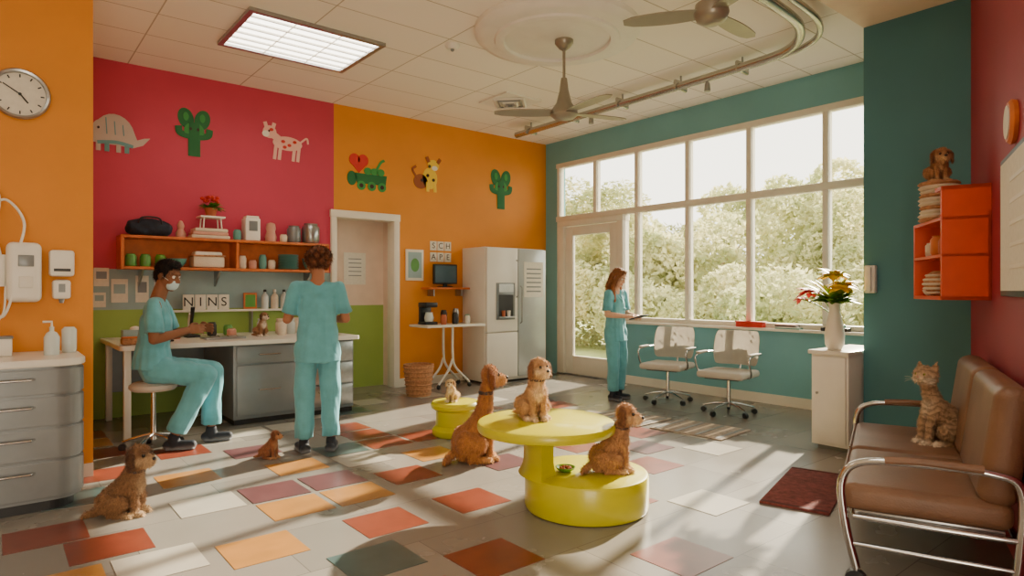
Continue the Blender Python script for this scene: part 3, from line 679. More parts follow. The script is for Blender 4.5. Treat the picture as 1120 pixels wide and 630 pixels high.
ws=E('small_wall_shelf'); bb('board',4.99,5.75,8.02,YB,1.42,1.45,m_wood,ws,.004); bb('bracket_a',5.1,5.12,8.08,YB,1.32,1.42,m_steel,ws); bb('bracket_b',5.6,5.62,8.08,YB,1.32,1.42,m_steel,ws)
mo=E('desktop_monitor',(5.33,8.12,1.45)); box('panel',(0,0,.2),(.42,.04,.3),m_dark,mo,.008); box('screen',(0,-.022,.2),(.37,.004,.25),M('screen_blue',(70,96,110),.15),mo); box('stand',(0,0,.03),(.05,.04,.06),m_dark,mo); box('foot',(0,0,.008),(.2,.12,.016),m_dark,mo,.004)
pr=E('framed_print',(4.87,YB,1.78)); box('frame',(0,-.012,0),(.30,.024,.46),m_trim,pr,.005); box('print',(0,-.025,0),(.23,.003,.38),m_band,pr); dsc('motif',0,0,.07,.1,m_greenc,pr,lay=6)
for r_ in range(2):
    for c_ in range(3):
        p=E('wall_letter_card',(5.2+.13*c_,YB,2.08-.17*r_)); box('card',(0,-.006,0),(.115,.01,.14),m_paper,p,.002); text('glyph','SCHAPE'[r_*3+c_],(0,-.0125,0),.12,mp['dk'],p)

# ------------------------------------------------------------------ yellow tables
yt=E('two_tier_round_table')
bx_,by_=3.01,2.92; tx,ty=2.82,3.10
def drum(n,c,R,z0,z1,b=.025): 
    return lathe(n,[(0,z0),(R-b,z0),(R-b*.3,z0+b*.3),(R,z0+b),(R,z1-b),(R-b*.3,z1-b*.3),(R-b,z1),(0,z1)],(c[0],c[1],0),m_yel,yt,80)
drum('base_drum',(bx_,by_),.40,0,.235); drum('table_top',(tx,ty),.45,.485,.555)
bm=bmesh.new(); rows=[]
n1=14; nz=12
cx,cy=2.95,3.00
for iz in range(nz+1):
    t=iz/nz; z=.22+.28*t
    fl=.05*(abs(2*t-1)**3)
    half=math.radians(38)+fl*1.4
    ri=.19-fl*.6; ro=.31+fl*.7
    ring=[]
    for i in range(n1+1):
        a=math.radians(152)-half+2*half*i/n1; ring.append(bm.verts.new((cx+ro*math.cos(a),cy+ro*math.sin(a),z)))
    for i in range(n1,-1,-1):
        a=math.radians(152)-half+2*half*i/n1; ring.append(bm.verts.new((cx+ri*math.cos(a),cy+ri*math.sin(a),z)))
    rows.append(ring)
for a,b in zip(rows[:-1],rows[1:]):
    L=len(a)
    for i in range(L): bm.faces.new((a[i],a[(i+1)%L],b[(i+1)%L],b[i]))
bm.faces.new(rows[0]); bm.faces.new(rows[-1]); bmesh.ops.recalc_face_normals(bm,faces=bm.faces)
fin(bm,'curved_neck',m_yel,yt,smooth=True)
fb=E('pet_food_dish',(2.88,2.98,.236)); lathe('dish',bowl(.065,.03),(0,0,0),m_leaf,fb); 
for k in range(9): sph('kibble_%d'%k,(.03*math.cos(k*2.3),.03*math.sin(k*2.3),.02),.011,m_terr,fb,8)
yo=E('round_pouf_stool',(3.52,5.18,0)); lathe('drum',[(0,0),(.21,0),(.225,.02),(.225,.06),(.19,.10),(.19,.24),(.235,.27),(.24,.30),(.22,.325),(0,.33)],(0,0,0),m_yel,yo,56)

# ------------------------------------------------------------------ office chairs
def chair(x,y,d):
    e=E('office_chair',(x,y,0),face(*d))
    starbase(e,.42,.29,m_chrome,5,.1)
    box('seat',(0,.02,.46),(.54,.52,.08),m_chair,e,.035,seg=4); box('seat_pan',(0,.02,.42),(.4,.38,.03),m_dark,e,.01)
    bm=bmesh.new(); g=[]
    for i in range(13):
        u=i/12*2-1; row=[]
        for j in range(9):
            v=j/8; w=.27*(1-.12*(2*v-1)**4)
            row.append(bm.verts.new((u*w,-.25+.07*u*u-.07*v+.02*math.sin(v*3.1),.54+.40*v)))
        g.append(row)
    for i in range(12):
        for j in range(8): bm.faces.new((g[i][j],g[i+1][j],g[i+1][j+1],g[i][j+1]))
    r=bmesh.ops.solidify(bm,geom=list(bm.faces),thickness=.045); bmesh.ops.recalc_face_normals(bm,faces=bm.faces)
    o=fin(bm,'backrest',m_chair,e,smooth=True,auto=False); 
    mm=o.modifiers.new('sub','SUBSURF'); mm.levels=1; mm.render_levels=1
    tube('back_support',[(0,-.1,.42),(0,-.3,.45),(0,-.34,.62),(0,-.32,.75)],.017,m_chrome,e)
    for s in (-1,1):
        tube('arm_%d'%s,[(s*.2,.1,.43),(s*.30,.12,.46),(s*.31,.2,.64),(s*.30,.05,.68),(s*.29,-.2,.68),(s*.24,-.3,.66)],.012,m_chrome,e)
        box('arm_pad_%d'%s,(s*.302,.04,.692),(.045,.24,.022),m_chair,e,.008)
chair(6.62,5.00,(-.95,-.25)); chair(6.52,4.08,(-.97,-.15))

m_mat=M('mat_grey',(150,138,124),.95,var=.3,scale=30)
for (x,y,r_) in ((5.55,3.80,.1),(5.42,4.66,.05)):
    mt=E('woven_floor_mat',(x,y,0),r_); box('mat',(0,0,.006),(.62,.78,.012),m_mat,mt,.003)
    for k in range(7): box('stripe_%d'%k,(0,-.33+.11*k,.013),(.56,.035,.004),m_towel if k%2 else m_grey,mt)

r_=E('red_storage_tray',(7.44,4.35,.94)); box('tray',(0,0,.035),(.1,.36,.07),m_fr,r_,.01); box('lip',(0,0,.07),(.11,.38,.012),m_fr,r_,.004)
r_=E('stacked_magazines',(7.44,3.85,.94)); 
for k in range(4): box('issue_%d'%k,(0,.01*k,.007+.014*k),(.1,.3-.02*k,.014),(m_tealc,m_paper,m_dark,m_pinkc)[k],r_)
r_=E('desk_organizer',(7.44,3.3,.94)); box('tray',(0,0,.02),(.1,.3,.04),m_dark,r_,.006); box('cards',(0,0,.055),(.06,.2,.04),m_tealc,r_,.004)

wc=E('white_side_cabinet'); bb('carcass',5.70,6.5,2.42,2.74,.04,.84,m_white,wc,.006); bb('top',5.67,6.52,2.41,2.76,.84,.875,m_lam,wc,.006); bb('plinth',5.74,6.45,2.45,2.70,0,.04,m_grey,wc)
bb('door_a',5.685,5.70,2.44,2.72,.07,.82,m_white,wc,.004); sph('knob_a',(5.67,2.68,.5),.012,m_steel,wc,10)
VX,VY=5.84,2.60
va=E('flower_vase',(VX,VY,.875))
lathe('vase',[(0,0),(.055,0),(.078,.05),(.083,.14),(.065,.25),(.045,.34),(.05,.40),(.058,.42),(.045,.42),(.038,.34),(0,.3)],(0,0,0),M('vase_white',(232,224,208),.3,var=.03),va)
m_lime=M('leaf_lime',(186,196,60),.5,var=.3)
leaves('foliage',(0,0,.40),70,.26,.032,m_leaf,va,1,.9,3); leaves('blades',(0,0,.42),40,.38,.026,m_lime,va,1,1.0,5,.25)
leaves('red_petals',(-.04,.20,.52),26,.15,.034,m_fr,va,1,.2,8); leaves('yellow_petals',(.0,.02,.66),34,.17,.04,m_fy,va,1,.5,9); leaves('yellow_petals_b',(-.04,-.09,.56),34,.17,.04,m_fy,va,1,.4,10); leaves('red_petals_b',(-.02,.29,.45),14,.10,.024,m_fr,va,1,.1,11); leaves('lime_spray',(-.04,-.04,.64),18,.2,.022,m_lime,va,1,.8,12)
tube('stem_a',[(0,0,.3),(-.02,.1,.46),(-.04,.20,.52)],.005,m_leaf,va); tube('stem_b',[(0,0,.3),(.0,0,.48),(.0,.02,.66)],.005,m_leaf,va); tube('stem_c',[(0,0,.3),(0,-.05,.42),(-.04,-.09,.56)],.005,m_leaf,va); tube('stem_d',[(0,0,.3),(0,.16,.40),(-.02,.29,.45)],.005,m_leaf,va)
ph=E('wall_phone',(5.95,2.33,1.50)); box('base',(-.03,0,0),(.06,.09,.24),m_white,ph,.012); box('handset',(-.075,0,0),(.03,.045,.22),m_white,ph,.012)

# ------------------------------------------------------------------ bench
ang=math.atan2(.3502,.9367)
be=E('waiting_bench',(4.13,1.347,0),ang); be.scale=(1,1.17,1)
L=1.74
for k in range(2):
    cxk=(-L/4,L/4)[k]
    box('seat_cushion_%d'%k,(cxk,.03,.405),(L/2-.02,.58,.13),m_leather,be,.05,seg=6)
    box('back_cushion_%d'%k,(cxk,-.235,.71),(L/2-.03,.13,.54),m_leather,be,.06,rot=(.12,0,0),seg=6)
    tube('seat_piping_%d'%k,[(cxk-L/4+.04,.315,.455),(cxk+L/4-.04,.315,.455)],.006,m_leather,be)
box('under_frame',(0,.02,.335),(L-.04,.5,.03),m_steel,be,.006)
for s in (-1,1):
    x=s*(L/2+.03)
    tube('arm_frame_%d'%s,[(x,.26,.09),(x,.30,.30),(x,.31,.50),(x,.24,.59),(x,.05,.61),(x,-.18,.605),(x,-.27,.55),(x,-.27,.3),(x,-.25,.09)],.017,m_chrome,be)
    tube('arm_pad_%d'%s,[(x,.16,.612),(x,.03,.622),(x,-.16,.618)],.020,m_leather,be)
    tube('side_rail_%d'%s,[(x,.27,.33),(x,-.26,.33)],.013,m_chrome,be); tube('low_rail_%d'%s,[(x,.27,.2),(x,-.26,.2)],.011,m_chrome,be)
    for y in (.26,-.25):
        cyl('caster_stem_%d_%d'%(s,int(y*100)),(x,y,.05),(x,y,.10),.012,.012,m_chrome,be,10); cyl('caster_%d_%d'%(s,int(y*100)),(x-.018,y,.04),(x+.018,y,.04),.04,.04,m_dark,be,18)
tube('front_rail',[(-L/2-.03,.27,.33),(L/2+.03,.27,.33)],.013,m_chrome,be); tube('rear_rail',[(-L/2-.03,-.26,.33),(L/2+.03,-.26,.33)],.013,m_chrome,be)
rg=E('entry_rug',(4.47,2.17,0),math.atan2(.28,1.0)); box('pile',(0,0,.008),(1.0,.42,.016),m_rug,rg,.004)
for s in (-1,1): box('border_%d'%s,(s*.48,0,.012),(.03,.41,.012),M('rug_edge',(90,44,44),.95),rg)

os_=E('display_wall_box')
Aq=V((4.880,1.208)); Bq=V((4.788,1.452)); Cq=V((5.307,1.790)); Dq=V((5.45,1.421))
zb,zt=1.34,2.08; zu=1.86
def shelfp(n,pts,a,b): prism(n,[(p.x,p.y) for p in pts],'z',a,b,m_orsh,os_)
def mixv(a,b,t): return a+(b-a)*t
shelfp('bottom',[Aq,Bq,Cq,Dq],zb,zb+.025); shelfp('middle',[Aq,Bq,Cq,Dq],1.62,1.64); shelfp('upper',[Aq,Bq,Cq,Dq],zu,zu+.02)
shelfp('top',[Aq,Bq,mixv(Bq,Cq,.22),mixv(Aq,Dq,.22)],zt-.025,zt)
shelfp('near_panel',[Aq,Bq,mixv(Bq,Cq,.045),mixv(Aq,Dq,.045)],zb,zt)
shelfp('far_panel',[Cq,Dq,mixv(Dq,Aq,.045),mixv(Cq,Bq,.045)],zb,zu)
shelfp('back_panel',[Aq,Dq,mixv(Dq,Cq,.06),mixv(Aq,Bq,.06)],zb,zu+.05)
CX,CY=5.15,1.575
cb=E('coiled_basket_stack',(CX,CY,zu+.02))
for k in range(10):
    rr=.126+.008*math.sin(k*1.7)
    lathe('coil_%d'%k,[(0,0),(rr-.015,0),(rr,.014),(rr-.015,.028),(0,.028)],(.004*math.sin(k*2),.004*math.cos(k*2),.028*k),m_towel if k%3 else m_basket,cb,28,)
vessel('honey_jar',5.10,1.56,1.64,potj(.055,.14),m_wood); vessel('cream_jar',5.22,1.64,1.64,potj(.045,.10),m_towel); vessel('brown_jar',4.98,1.49,1.64,potj(.04,.12),m_terr)
rb=E('rattan_ball_basket',(5.10,1.55,1.366)); lathe('body',[(0,0),(.06,0),(.1,.05),(.105,.1),(.08,.15),(.05,.17),(0,.17)],(0,0,0),m_basket,rb,28)
for k in range(5): lathe('hoop_%d'%k,[(.09+.02*math.sin(k*.8),-.008),(.1+.015*math.sin(k*.8),0),(.09+.02*math.sin(k*.8),.008)],(0,0,.02+.03*k),m_towel,rb,28)
vessel('small_dish',5.27,1.67,1.366,bowl(.05,.04),m_paper)

def onwall(name,s,z):
    p=A0+wd*s+wn*.001; return E(name,(p.x,p.y,z),ang)
w1=onwall('framed_poster',2.22,1.74); box('frame',(0,.015,0),(.98,.03,.74),m_dark,w1,.006); box('sheet',(0,.031,0),(.92,.004,.68),m_paper,w1)
for k in range(5): box('line_%d'%k,(-.1,.034,.22-.11*k),(.5,.002,.02),m_lam,w1)
w2=onwall('round_wall_plaque',1.99,2.27); lathe('rim',[(0,0),(.11,0),(.115,.02),(.10,.035),(0,.035)],(0,0,0),m_wood,w2,36,rot=(-math.pi/2,0,0)); lathe('dial',[(0,.036),(.085,.036),(.085,.04),(0,.04)],(0,0,0),m_paper,w2,36,rot=(-math.pi/2,0,0))

# ------------------------------------------------------------------ people
m_skin=vcol_mat('skin',.5,.1,120,.08,12)
m_scrub=vcol_mat('scrub_fabric',.85,.5,30,.12,10,sheen=.2)
m_hair=vcol_mat('hair',.55,.8,160,.4,60)
m_eyew=M('eye_white',(235,230,225),.2); m_iris=M('eye_iris',(50,34,24),.2)
def hand(S,w,d,n,t,curl,col,k=1.0):
    w=V(w);d=V(d).normalized(); n=V(n); n=(n-d*n.dot(d)).normalized(); t=V(t); t=(t-d*t.dot(d)-n*t.dot(n)).normalized()
    S.cap(w,w+d*.035,.024,.034,col,side=t,flat=.55); S.cap(w+d*.03,w+d*.078,.036,.038,col,side=t,flat=.38)
    for i,l in enumerate((.068,.078,.073,.056)):
        b=w+d*.085+t*(.031-.0205*i); c=curl*(.8+.12*i); p=b-d*.02; a=0; dd=d
        fan_=t*(.10-.066*i)
        r=.0088-(.001 if i==3 else 0)
        S.cap(p,b,r*1.05,r,col)
        p=b
        for seg,f in enumerate((.45,.30,.25)):
            a+=c*(.7,1.0,.8)[seg]; dd=(d*math.cos(a)+n*math.sin(a)+fan_).normalized(); q_=p+dd*l*f; S.cap(p,q_,r-.0006*seg,r-.0006*(seg+1),col); p=q_
    b=w+d*.025+t*.026; p=b
    d1=(d*.62+t*.7+n*.35).normalized(); q_=p+d1*.036; S.cap(p,q_,.0125,.010,col); d2=(d*.85+t*.2+n*.5).normalized(); q2=q_+d2*.03; S.cap(q_,q2,.010,.0085,col); q3=q2+(d*.8+n*.6-t*.1).normalized()*.022; S.cap(q2,q3,.0088,.0075,col)
def person(name,loc,dirv,sc,J,skin,scrub,haircol,hair,mask=False,pitch=0,yaw=0,female=False,hands=None,seated=False):
    root=E(name,loc,face(*dirv),sc)
    S=Sculpt(); hc=V(J['head']); R=(Matrix.Rotation(yaw,3,'Z')@Matrix.Rotation(-pitch,3,'X'))
    X=lambda a,b,c: hc+R@V((a,b,c))
    dk=tuple(int(v*.8) for v in skin); lip=(int(skin[0]*.85),int(skin[1]*.55),int(skin[2]*.55))
    S.ell(X(0,-.012,.03),(.074,.093,.086),skin,R); S.ell(X(0,.022,-.03),(.058,.066,.082),skin,R); S.ell(X(0,.055,-.088),(.028,.028,.022),skin,R)
    for s in (-1,1):
        S.ell(X(s*.036,.055,-.03),(.024,.024,.026),skin,R); S.ell(X(s*.076,-.005,-.008),(.011,.02,.031),dk,R)
        S.cap(X(s*.014,.084,.03),X(s*.045,.07,.033),.009,.007,dk)
    S.cap(X(0,.082,.016),X(0,.104,-.02),.008,.012,skin); S.cap(X(-.012,.092,-.026),X(.012,.092,-.026),.009,.009,skin)
    S.cap(X(-.018,.078,-.056),X(.018,.078,-.056),.008,.008,lip)
    nk=V(J['neck']); ch=V(J['chest']); pv=V(J['pelvis'])
    S.cap(nk-V((0,0,.03)),X(0,-.018,-.04),.056 if not female else .05,.05,skin)
    S.cap(nk-V((0,0,.02)),ch,.07,.11,skin,side=(1,0,0),flat=.65); S.cap(ch,pv,.11,.1,skin,side=(1,0,0),flat=.65)
    for s in ('L','R'):
        sh_,el,wr=V(J['sh'+s]),V(J['el'+s]),V(J['wr'+s])
        S.cap(ch,sh_,.07,.05,skin); S.cap(sh_,el,.048,.037,skin); S.cap(el,el.lerp(wr,.3),.037,.038,skin); S.cap(el.lerp(wr,.3),wr,.038,.024,skin)
        S.cap(V(J['hip'+s]),V(J['kn'+s]),.07,.05,skin); S.cap(V(J['kn'+s]),V(J['an'+s]),.05,.032,skin); S.cap(pv,V(J['hip'+s]),.08,.08,skin)
        hp=hands[s]; hand(S,wr,hp[0],hp[1],hp[2],hp[3],skin)
    S.build('body',m_skin,root,.0055,2,k=.004)
    for s in (-1,1):
        sph('eye_%d'%s,X(s*.029,.071,.010),.0135,m_eyew,root,14); sph('iris_%d'%s,X(s*.029,.0805,.009),.0062,m_iris,root,10)
    T=Sculpt(); w=.152 if not female else .14
    lo=pv+(V((0,0,-.19)) if not seated else V((0,0,-.03)))
    T.cap(lo,pv+V((0,0,.12)),w+.042,w+.008,scrub,side=(1,0,0),flat=.74,cut0=True); T.cap(pv+V((0,0,.1)),ch,w+.004,w+.012,scrub,side=(1,0,0),flat=.72); T.cap(ch,nk-V((0,0,.07)),w+.01,.085,scrub,side=(1,0,0),flat=.66)
    dks=tuple(int(v*.84) for v in scrub)
    for s in ('L','R'):
        sh_,el=V(J['sh'+s]),V(J['el'+s]); d=(el-sh_)
        T.cap(nk-V((0,0,.055)),sh_,.05,.055,scrub); T.cap(ch+V((0,0,.02)),sh_,.1,.055,scrub)
        T.cap(sh_,sh_+d*.82,.058,.069,scrub,cut1=True); T.cap(sh_+d*.76,sh_+d*.82,.0695,.0705,dks,cut0=True,cut1=True)
    T.cap(V((nk.x-.05,nk.y+.03,nk.z-.06)),V((ch.x,ch.y+.105,ch.z+.04)),.012,.012,dks); T.cap(V((nk.x+.05,nk.y+.03,nk.z-.06)),V((ch.x,ch.y+.105,ch.z+.04)),.012,.012,dks)
    T.cap(V((ch.x-.08,ch.y+.10,ch.z-.06)),V((ch.x-.03,ch.y+.105,ch.z-.06)),.014,.014,dks)
    T.build('scrub_top',m_scrub,root,.0075,3,amp=.012,nf=8,k=.005,nstretch=(1.4,1.4,.5))
    P=Sculpt(); P.cap(pv+V((0,0,.03)),(V(J['hipL'])+V(J['hipR']))/2+V((0,0,-.02)),w,w+.01,scrub,side=(1,0,0),flat=.74)
    for s in ('L','R'):
        h,k_,a=V(J['hip'+s]),V(J['kn'+s]),V(J['an'+s])
        P.cap(h,k_,.102,.082,scrub); P.cap(k_,k_.lerp(a,.9),.082,.074,scrub,cut1=True); P.cap(k_.lerp(a,.86),k_.lerp(a,.91),.075,.075,dks,cut0=True,cut1=True)
    P.build('scrub_trousers',m_scrub,root,.0075,3,amp=.014,nf=8,k=.005,nstretch=(1.3,1.3,.6))
    F=Sculpt()
    for s in ('L','R'):
        a=V(J['an'+s]); fd=V(J.get('ft'+s,(0,1,0))).normalized(); b=V((a.x,a.y,.04))
        F.cap(V((a.x,a.y,.1)),b,.042,.045,(48,52,60)); F.cap(b-fd*.04,b+fd*.13,.042,.036,(48,52,60),side=(fd.y,-fd.x,0),flat=.9)
        F.cap(V((b.x,b.y,.012))-fd*.045,V((b.x,b.y,.012))+fd*.14,.045,.042,(120,124,130),side=(fd.y,-fd.x,0),flat=.28)
    F.build('shoes',vcol_mat('shoe_'+name,.6,.2,80,.1,20),root,.006,2,k=.003)
    Hh=Sculpt(); rng=random.Random(5)
    if hair=='curly':
        Hh.ell(X(0,-.026,.042),(.084,.094,.088),haircol,R)
        for _ in range(190):
            a=rng.uniform(0,2*math.pi); b=rng.uniform(-.75,1.45); v=V((math.cos(a)*math.cos(b),math.sin(a)*math.cos(b),math.sin(b)))
            if v.y>.45 and v.z<.55: continue
            p_=V((v.x*.092,-.026+v.y*.10,.042+v.z*.092)); r=rng.uniform(.013,.027); kk=rng.uniform(.7,1.4)
            Hh.ell(hc+R@p_,r,tuple(min(255,int(c*kk)) for c in haircol))
        Hh.build('hair',m_hair,root,.005,1,k=.003,tufts=2500,tlen=.025,tw=.002,curl=1.0)
    elif hair=='short':
        Hh.ell(X(0,-.022,.045),(.081,.092,.084),haircol,R); Hh.ell(X(0,.03,.098),(.06,.05,.032),haircol,R); Hh.ell(X(0,-.06,.0),(.068,.045,.07),haircol,R)
        for s in (-1,1): Hh.cap(X(s*.072,.02,.04),X(s*.073,.02,.0),.012,.008,haircol)
        Hh.build('hair',m_hair,root,.005,1,amp=.002,nf=50,tufts=2500,tlen=.016,tw=.0015)
    else:
        Hh.ell(X(0,-.022,.045),(.082,.092,.083),haircol,R)
        for s in (-1,1):
            lt=(min(255,haircol[0]+30),haircol[1]+18,haircol[2]+10)
            Hh.cap(X(s*.02,.05,.105),X(s*.075,.03,.02),.022,.022,haircol); Hh.cap(X(s*.075,.02,.02),X(s*.085,.02,-.12),.026,.03,haircol)
            p_=X(s*.085,.02,-.12); Hh.cap(p_,p_+V((s*.005,.03,-.2)),.03,.018,lt); Hh.cap(X(s*.05,-.06,.0),X(s*.06,-.06,-.16),.05,.04,haircol)
            q_=X(s*.05,-.06,-.16); Hh.cap(q_,q_+V((0,-.02,-.16)),.042,.022,lt)
        Hh.build('hair',m_hair,root,.006,2,amp=.004,nf=40,nstretch=(1,1,.15),tufts=2000,tlen=.03,tw=.0015,curl=.15)
    if mask:
        K=Sculpt(); K.ell(X(0,.052,-.052),(.052,.05,.052),(205,222,226),R); K.build('face_mask',M('mask_cloth',(196,220,226),.8,var=.03),root,.005,2)
        for s in (-1,1): tube('mask_strap_%d'%s,[X(s*.045,.07,-.03),X(s*.07,.03,-.01),X(s*.083,-.01,.01)],.0025,m_paper,root,seg=6)
    return root
SCR=(104,176,190)
JA=dict(head=(0,.02,1.60),neck=(0,-.01,1.46),chest=(0,0,1.26),pelvis=(0,0,.96),
 shL=(-.17,0,1.40),elL=(-.245,-.0,1.13),wrL=(-.21,.22,1.17),shR=(.17,0,1.40),elR=(.235,.0,1.13),wrR=(.13,.22,1.12),
 hipL=(-.09,0,.90),knL=(-.105,.02,.49),anL=(-.11,-.01,.09),hipR=(.09,0,.90),knR=(.105,.02,.49),anR=(.11,-.02,.09),ftL=(-.35,1,0),ftR=(.25,1,0))
hA=dict(L=((.0,1,.15),(.6,0,-1),(1,0,.6),.45),R=((-.2,1,.05),(-.3,0,-1),(-1,0,.2),.45))
person('veterinarian',(2.22,5.40,0),(.36,.93),1.02,JA,(170,116,88),SCR,(100,60,40),'curly',pitch=.15,yaw=.35,hands=hA)
JB=dict(head=(0,.10,1.345),neck=(0,.03,1.19),chest=(0,.02,.98),pelvis=(0,0,.66),
 shL=(-.165,.03,1.12),elL=(-.21,.10,.87),wrL=(-.08,.31,.93),shR=(.165,.03,1.12),elR=(.215,.04,.86),wrR=(.10,.25,.92),
 hipL=(-.09,.03,.62),knL=(-.11,.41,.57),anL=(-.11,.40,.10),hipR=(.09,.03,.62),knR=(.11,.38,.57),anR=(.12,.16,.10),ftL=(0,1,0),ftR=(.1,1,0))
hB=dict(L=((.35,.9,.0),(.8,-.3,-.3),(0,.2,1),.5),R=((-.3,.9,.1),(-.8,-.3,-.3),(0,.1,1),.5))
person('seated_veterinary_nurse',(SX,SY,0),(.93,-.33),1.14,JB,(140,96,72),SCR,(30,26,26),'short',mask=True,pitch=.3,yaw=-.45,hands=hB,seated=True)
JC=dict(head=(0,.05,1.60),neck=(0,-.0,1.46),chest=(0,0,1.25),pelvis=(0,0,.96),
 shL=(-.16,0,1.39),elL=(-.21,.02,1.12),wrL=(-.09,.24,1.10),shR=(.16,0,1.39),elR=(.21,.02,1.12),wrR=(.09,.24,1.10),
 hipL=(-.085,0,.90),knL=(-.095,.02,.49),anL=(-.09,-.01,.09),hipR=(.085,0,.90),knR=(.09,.03,.49),anR=(.09,.02,.09),ftL=(-.2,1,0),ftR=(.2,1,0))
hC=dict(L=((.4,.9,.05),(.5,0,-1),(0.3,.4,.6),.6),R=((-.4,.9,.05),(-.5,0,-1),(-.3,.4,.6),.6))
wv=person('veterinary_technician',(6.26,5.55,0),(.10,-.98),.98,JC,(224,178,150),SCR,(140,90,56),'long',pitch=.45,yaw=.1,female=True,hands=hC)
box('handheld_clipboard',(0,.36,1.09),(.16,.2,.012),m_dark,wv,.004,rot=(.3,0,0)); box('clipboard_sheet',(0,.36,1.097),(.14,.17,.004),m_paper,wv,rot=(.3,0,0))

# ------------------------------------------------------------------ animals
m_fur=vcol_mat('dog_fur',1.0,.6,60,.22,22,sheen=.15); m_catfur=vcol_mat('cat_fur',1.0,.5,80,.15,22,sheen=.15,stripe=True)
m_nose=M('nose_black',(26,20,20),.3); m_eye=M('animal_eye',(20,12,8),.08,var=.0)
m_cateye=M('cat_eye',(150,150,60),.1)
def dog(name,loc,dirv,sc,main,light,dark,yaw=0,pitch=0,slim=1.0,neck=0.0,tuft=8000,tl=.036,earl=1.0,hs=1.15,sy=1.0,tail=1,amp=.008,collar=None,muz=1.0):
    root=E(name,loc,face(*dirv),sc); root.scale=(sc,sc*sy,sc); S=Sculpt(); w=slim
    S.ell((0,-.20,.19),(.165*w,.18,.185),main); S.cap((0,-.17,.24),(0,.0,.40),.16*w,.145*w,main); S.cap((0,0,.40),(0,.05,.50),.15*w,.125*w,main)
    S.ell((0,.09,.42),(.11*w,.09,.15),light)
    nt_=V((0,.10,.66+neck)); S.cap((0,.04,.5),nt_,.125*w,.10*w,main); S.cap((0,.10,.47),nt_+V((0,.03,-.08)),.085*w,.06*w,light)
    for s in (-1,1):
        S.cap((s*.085*w,.06,.44),(s*.085*w,.11,.25),.072,.05,main); S.cap((s*.085*w,.11,.25),(s*.085*w,.12,.07),.048,.038,main); S.cap((s*.085*w,.12,.07),(s*.085*w,.13,.035),.040,.036,light)
        S.ell((s*.085*w,.165,.033),(.045,.065,.033),light)
        for t in (-1,0,1): S.ell((s*.085*w+t*.024,.215,.024),(.014,.022,.02),light)
        S.cap((s*.12*w,-.22,.21),(s*.155*w,-.02,.20),.13,.085,main); S.cap((s*.155*w,-.01,.19),(s*.15*w,-.15,.07),.075,.045,main)
        S.cap((s*.15*w,-.16,.045),(s*.16*w,.04,.035),.04,.036,main); S.ell((s*.165*w,.07,.032),(.045,.062,.032),light)
        for t in (-1,0,1): S.ell((s*.165*w+t*.024,.118,.022),(.013,.02,.018),light)
    if tail: 
        S.cap((0,-.33,.10),(.05,-.43,.05),.05,.042,main); S.cap((.05,-.43,.05),(.16,-.50,.045),.045,.028,main)
    hp=nt_; R=Matrix.Rotation(yaw,3,'Z')@Matrix.Rotation(pitch,3,'X')
    X=lambda a,b,c: hp+R@(V((a,b,c))*hs)
    def el(c,r,col): S.ell(c,tuple(q*hs for q in r),col,R)
    def cp(a,b,r0,r1,col,**kw): S.cap(a,b,r0*hs,r1*hs,col,**kw)
    m_=muz
    el(X(0,.03,.12),(.108,.112,.105),main); el(X(0,.05,.06),(.088,.09,.07),main)
    for s in (-1,1): el(X(s*.05,.09,.07),(.048,.05,.048),light); el(X(s*.045,.112,.150),(.03,.02,.018),dark)
    cp(X(0,.11,.08),X(0,.11+.075*m_,.064),.060,.048,light,side=(1,0,0)); cp(X(0,.10,.04),X(0,.10+.065*m_,.028),.04,.03,light)
    cp(X(0,.10,.125),X(0,.10+.08*m_,.095),.03,.026,main)
    for s in (-1,1):
        cp(X(s*.085,.02,.185),X(s*.125,.03,.13),.030,.045,dark,side=R@V((0,1,0)),flat=.5); cp(X(s*.125,.03,.13),X(s*.138,.045,.13-.12*earl),.048,.040,dark,side=R@V((0,1,0)),flat=.42)
    S.build('body',m_fur,root,.011,3,amp=amp,nf=16,k=.012,tufts=tuft,tlen=tl,tw=.0045,curl=.6)
    sph('nose',X(0,.155+.078*m_,.084),(.024*hs,.018*hs,.018*hs),m_nose,root,12)
    for s in (-1,1): sph('eye_%d'%s,X(s*.046,.138,.122),.020*hs,m_eye,root,12)
    tube('mouth',[X(-.03,.13+.07*m_,.038),X(0,.15+.07*m_,.036),X(.03,.13+.07*m_,.038)],.004,m_nose,root,seg=6)
    if collar: 
        lathe('collar',[(.108*w,-.018),(.118*w,-.015),(.118*w,.015),(.108*w,.018)],tuple(nt_+V((0,-.02,-.06))),collar,root,28)
    return root
m_col=M('collar_dark',(60,40,34),.5)
dog('dog',(.68,4.62,0),(.80,-.60),.48,(144,106,74),(194,162,124),(96,66,48),yaw=-.3,pitch=.05,neck=-.03,collar=m_col,tuft=13000,sy=.98,amp=.014,hs=1.22)
dog('dog',(3.14,4.26,0),(.90,-.44),.80,(176,116,66),(208,156,102),(130,78,46),yaw=-.05,pitch=.02,slim=.84,neck=.10,tl=.024,tuft=10000,amp=.004,hs=1.0,sy=.78,collar=m_col,muz=1.35)
dog('dog',(2.78,3.16,.555),(-.35,-.93),.44,(196,148,98),(230,198,156),(146,96,60),yaw=.2,pitch=.0,collar=m_col,slim=.95,amp=.012,hs=1.2)
dog('dog',(3.13,2.77,.236),(.80,-.60),.47,(186,134,88),(224,184,136),(126,82,52),yaw=-.6,pitch=.0,collar=m_col,slim=.9,amp=.012,hs=1.2)
dog('puppy',(3.46,5.16,.33),(-.75,-.6),.27,(220,188,136),(240,222,188),(186,144,98),yaw=.1,neck=-.10,tuft=4000)
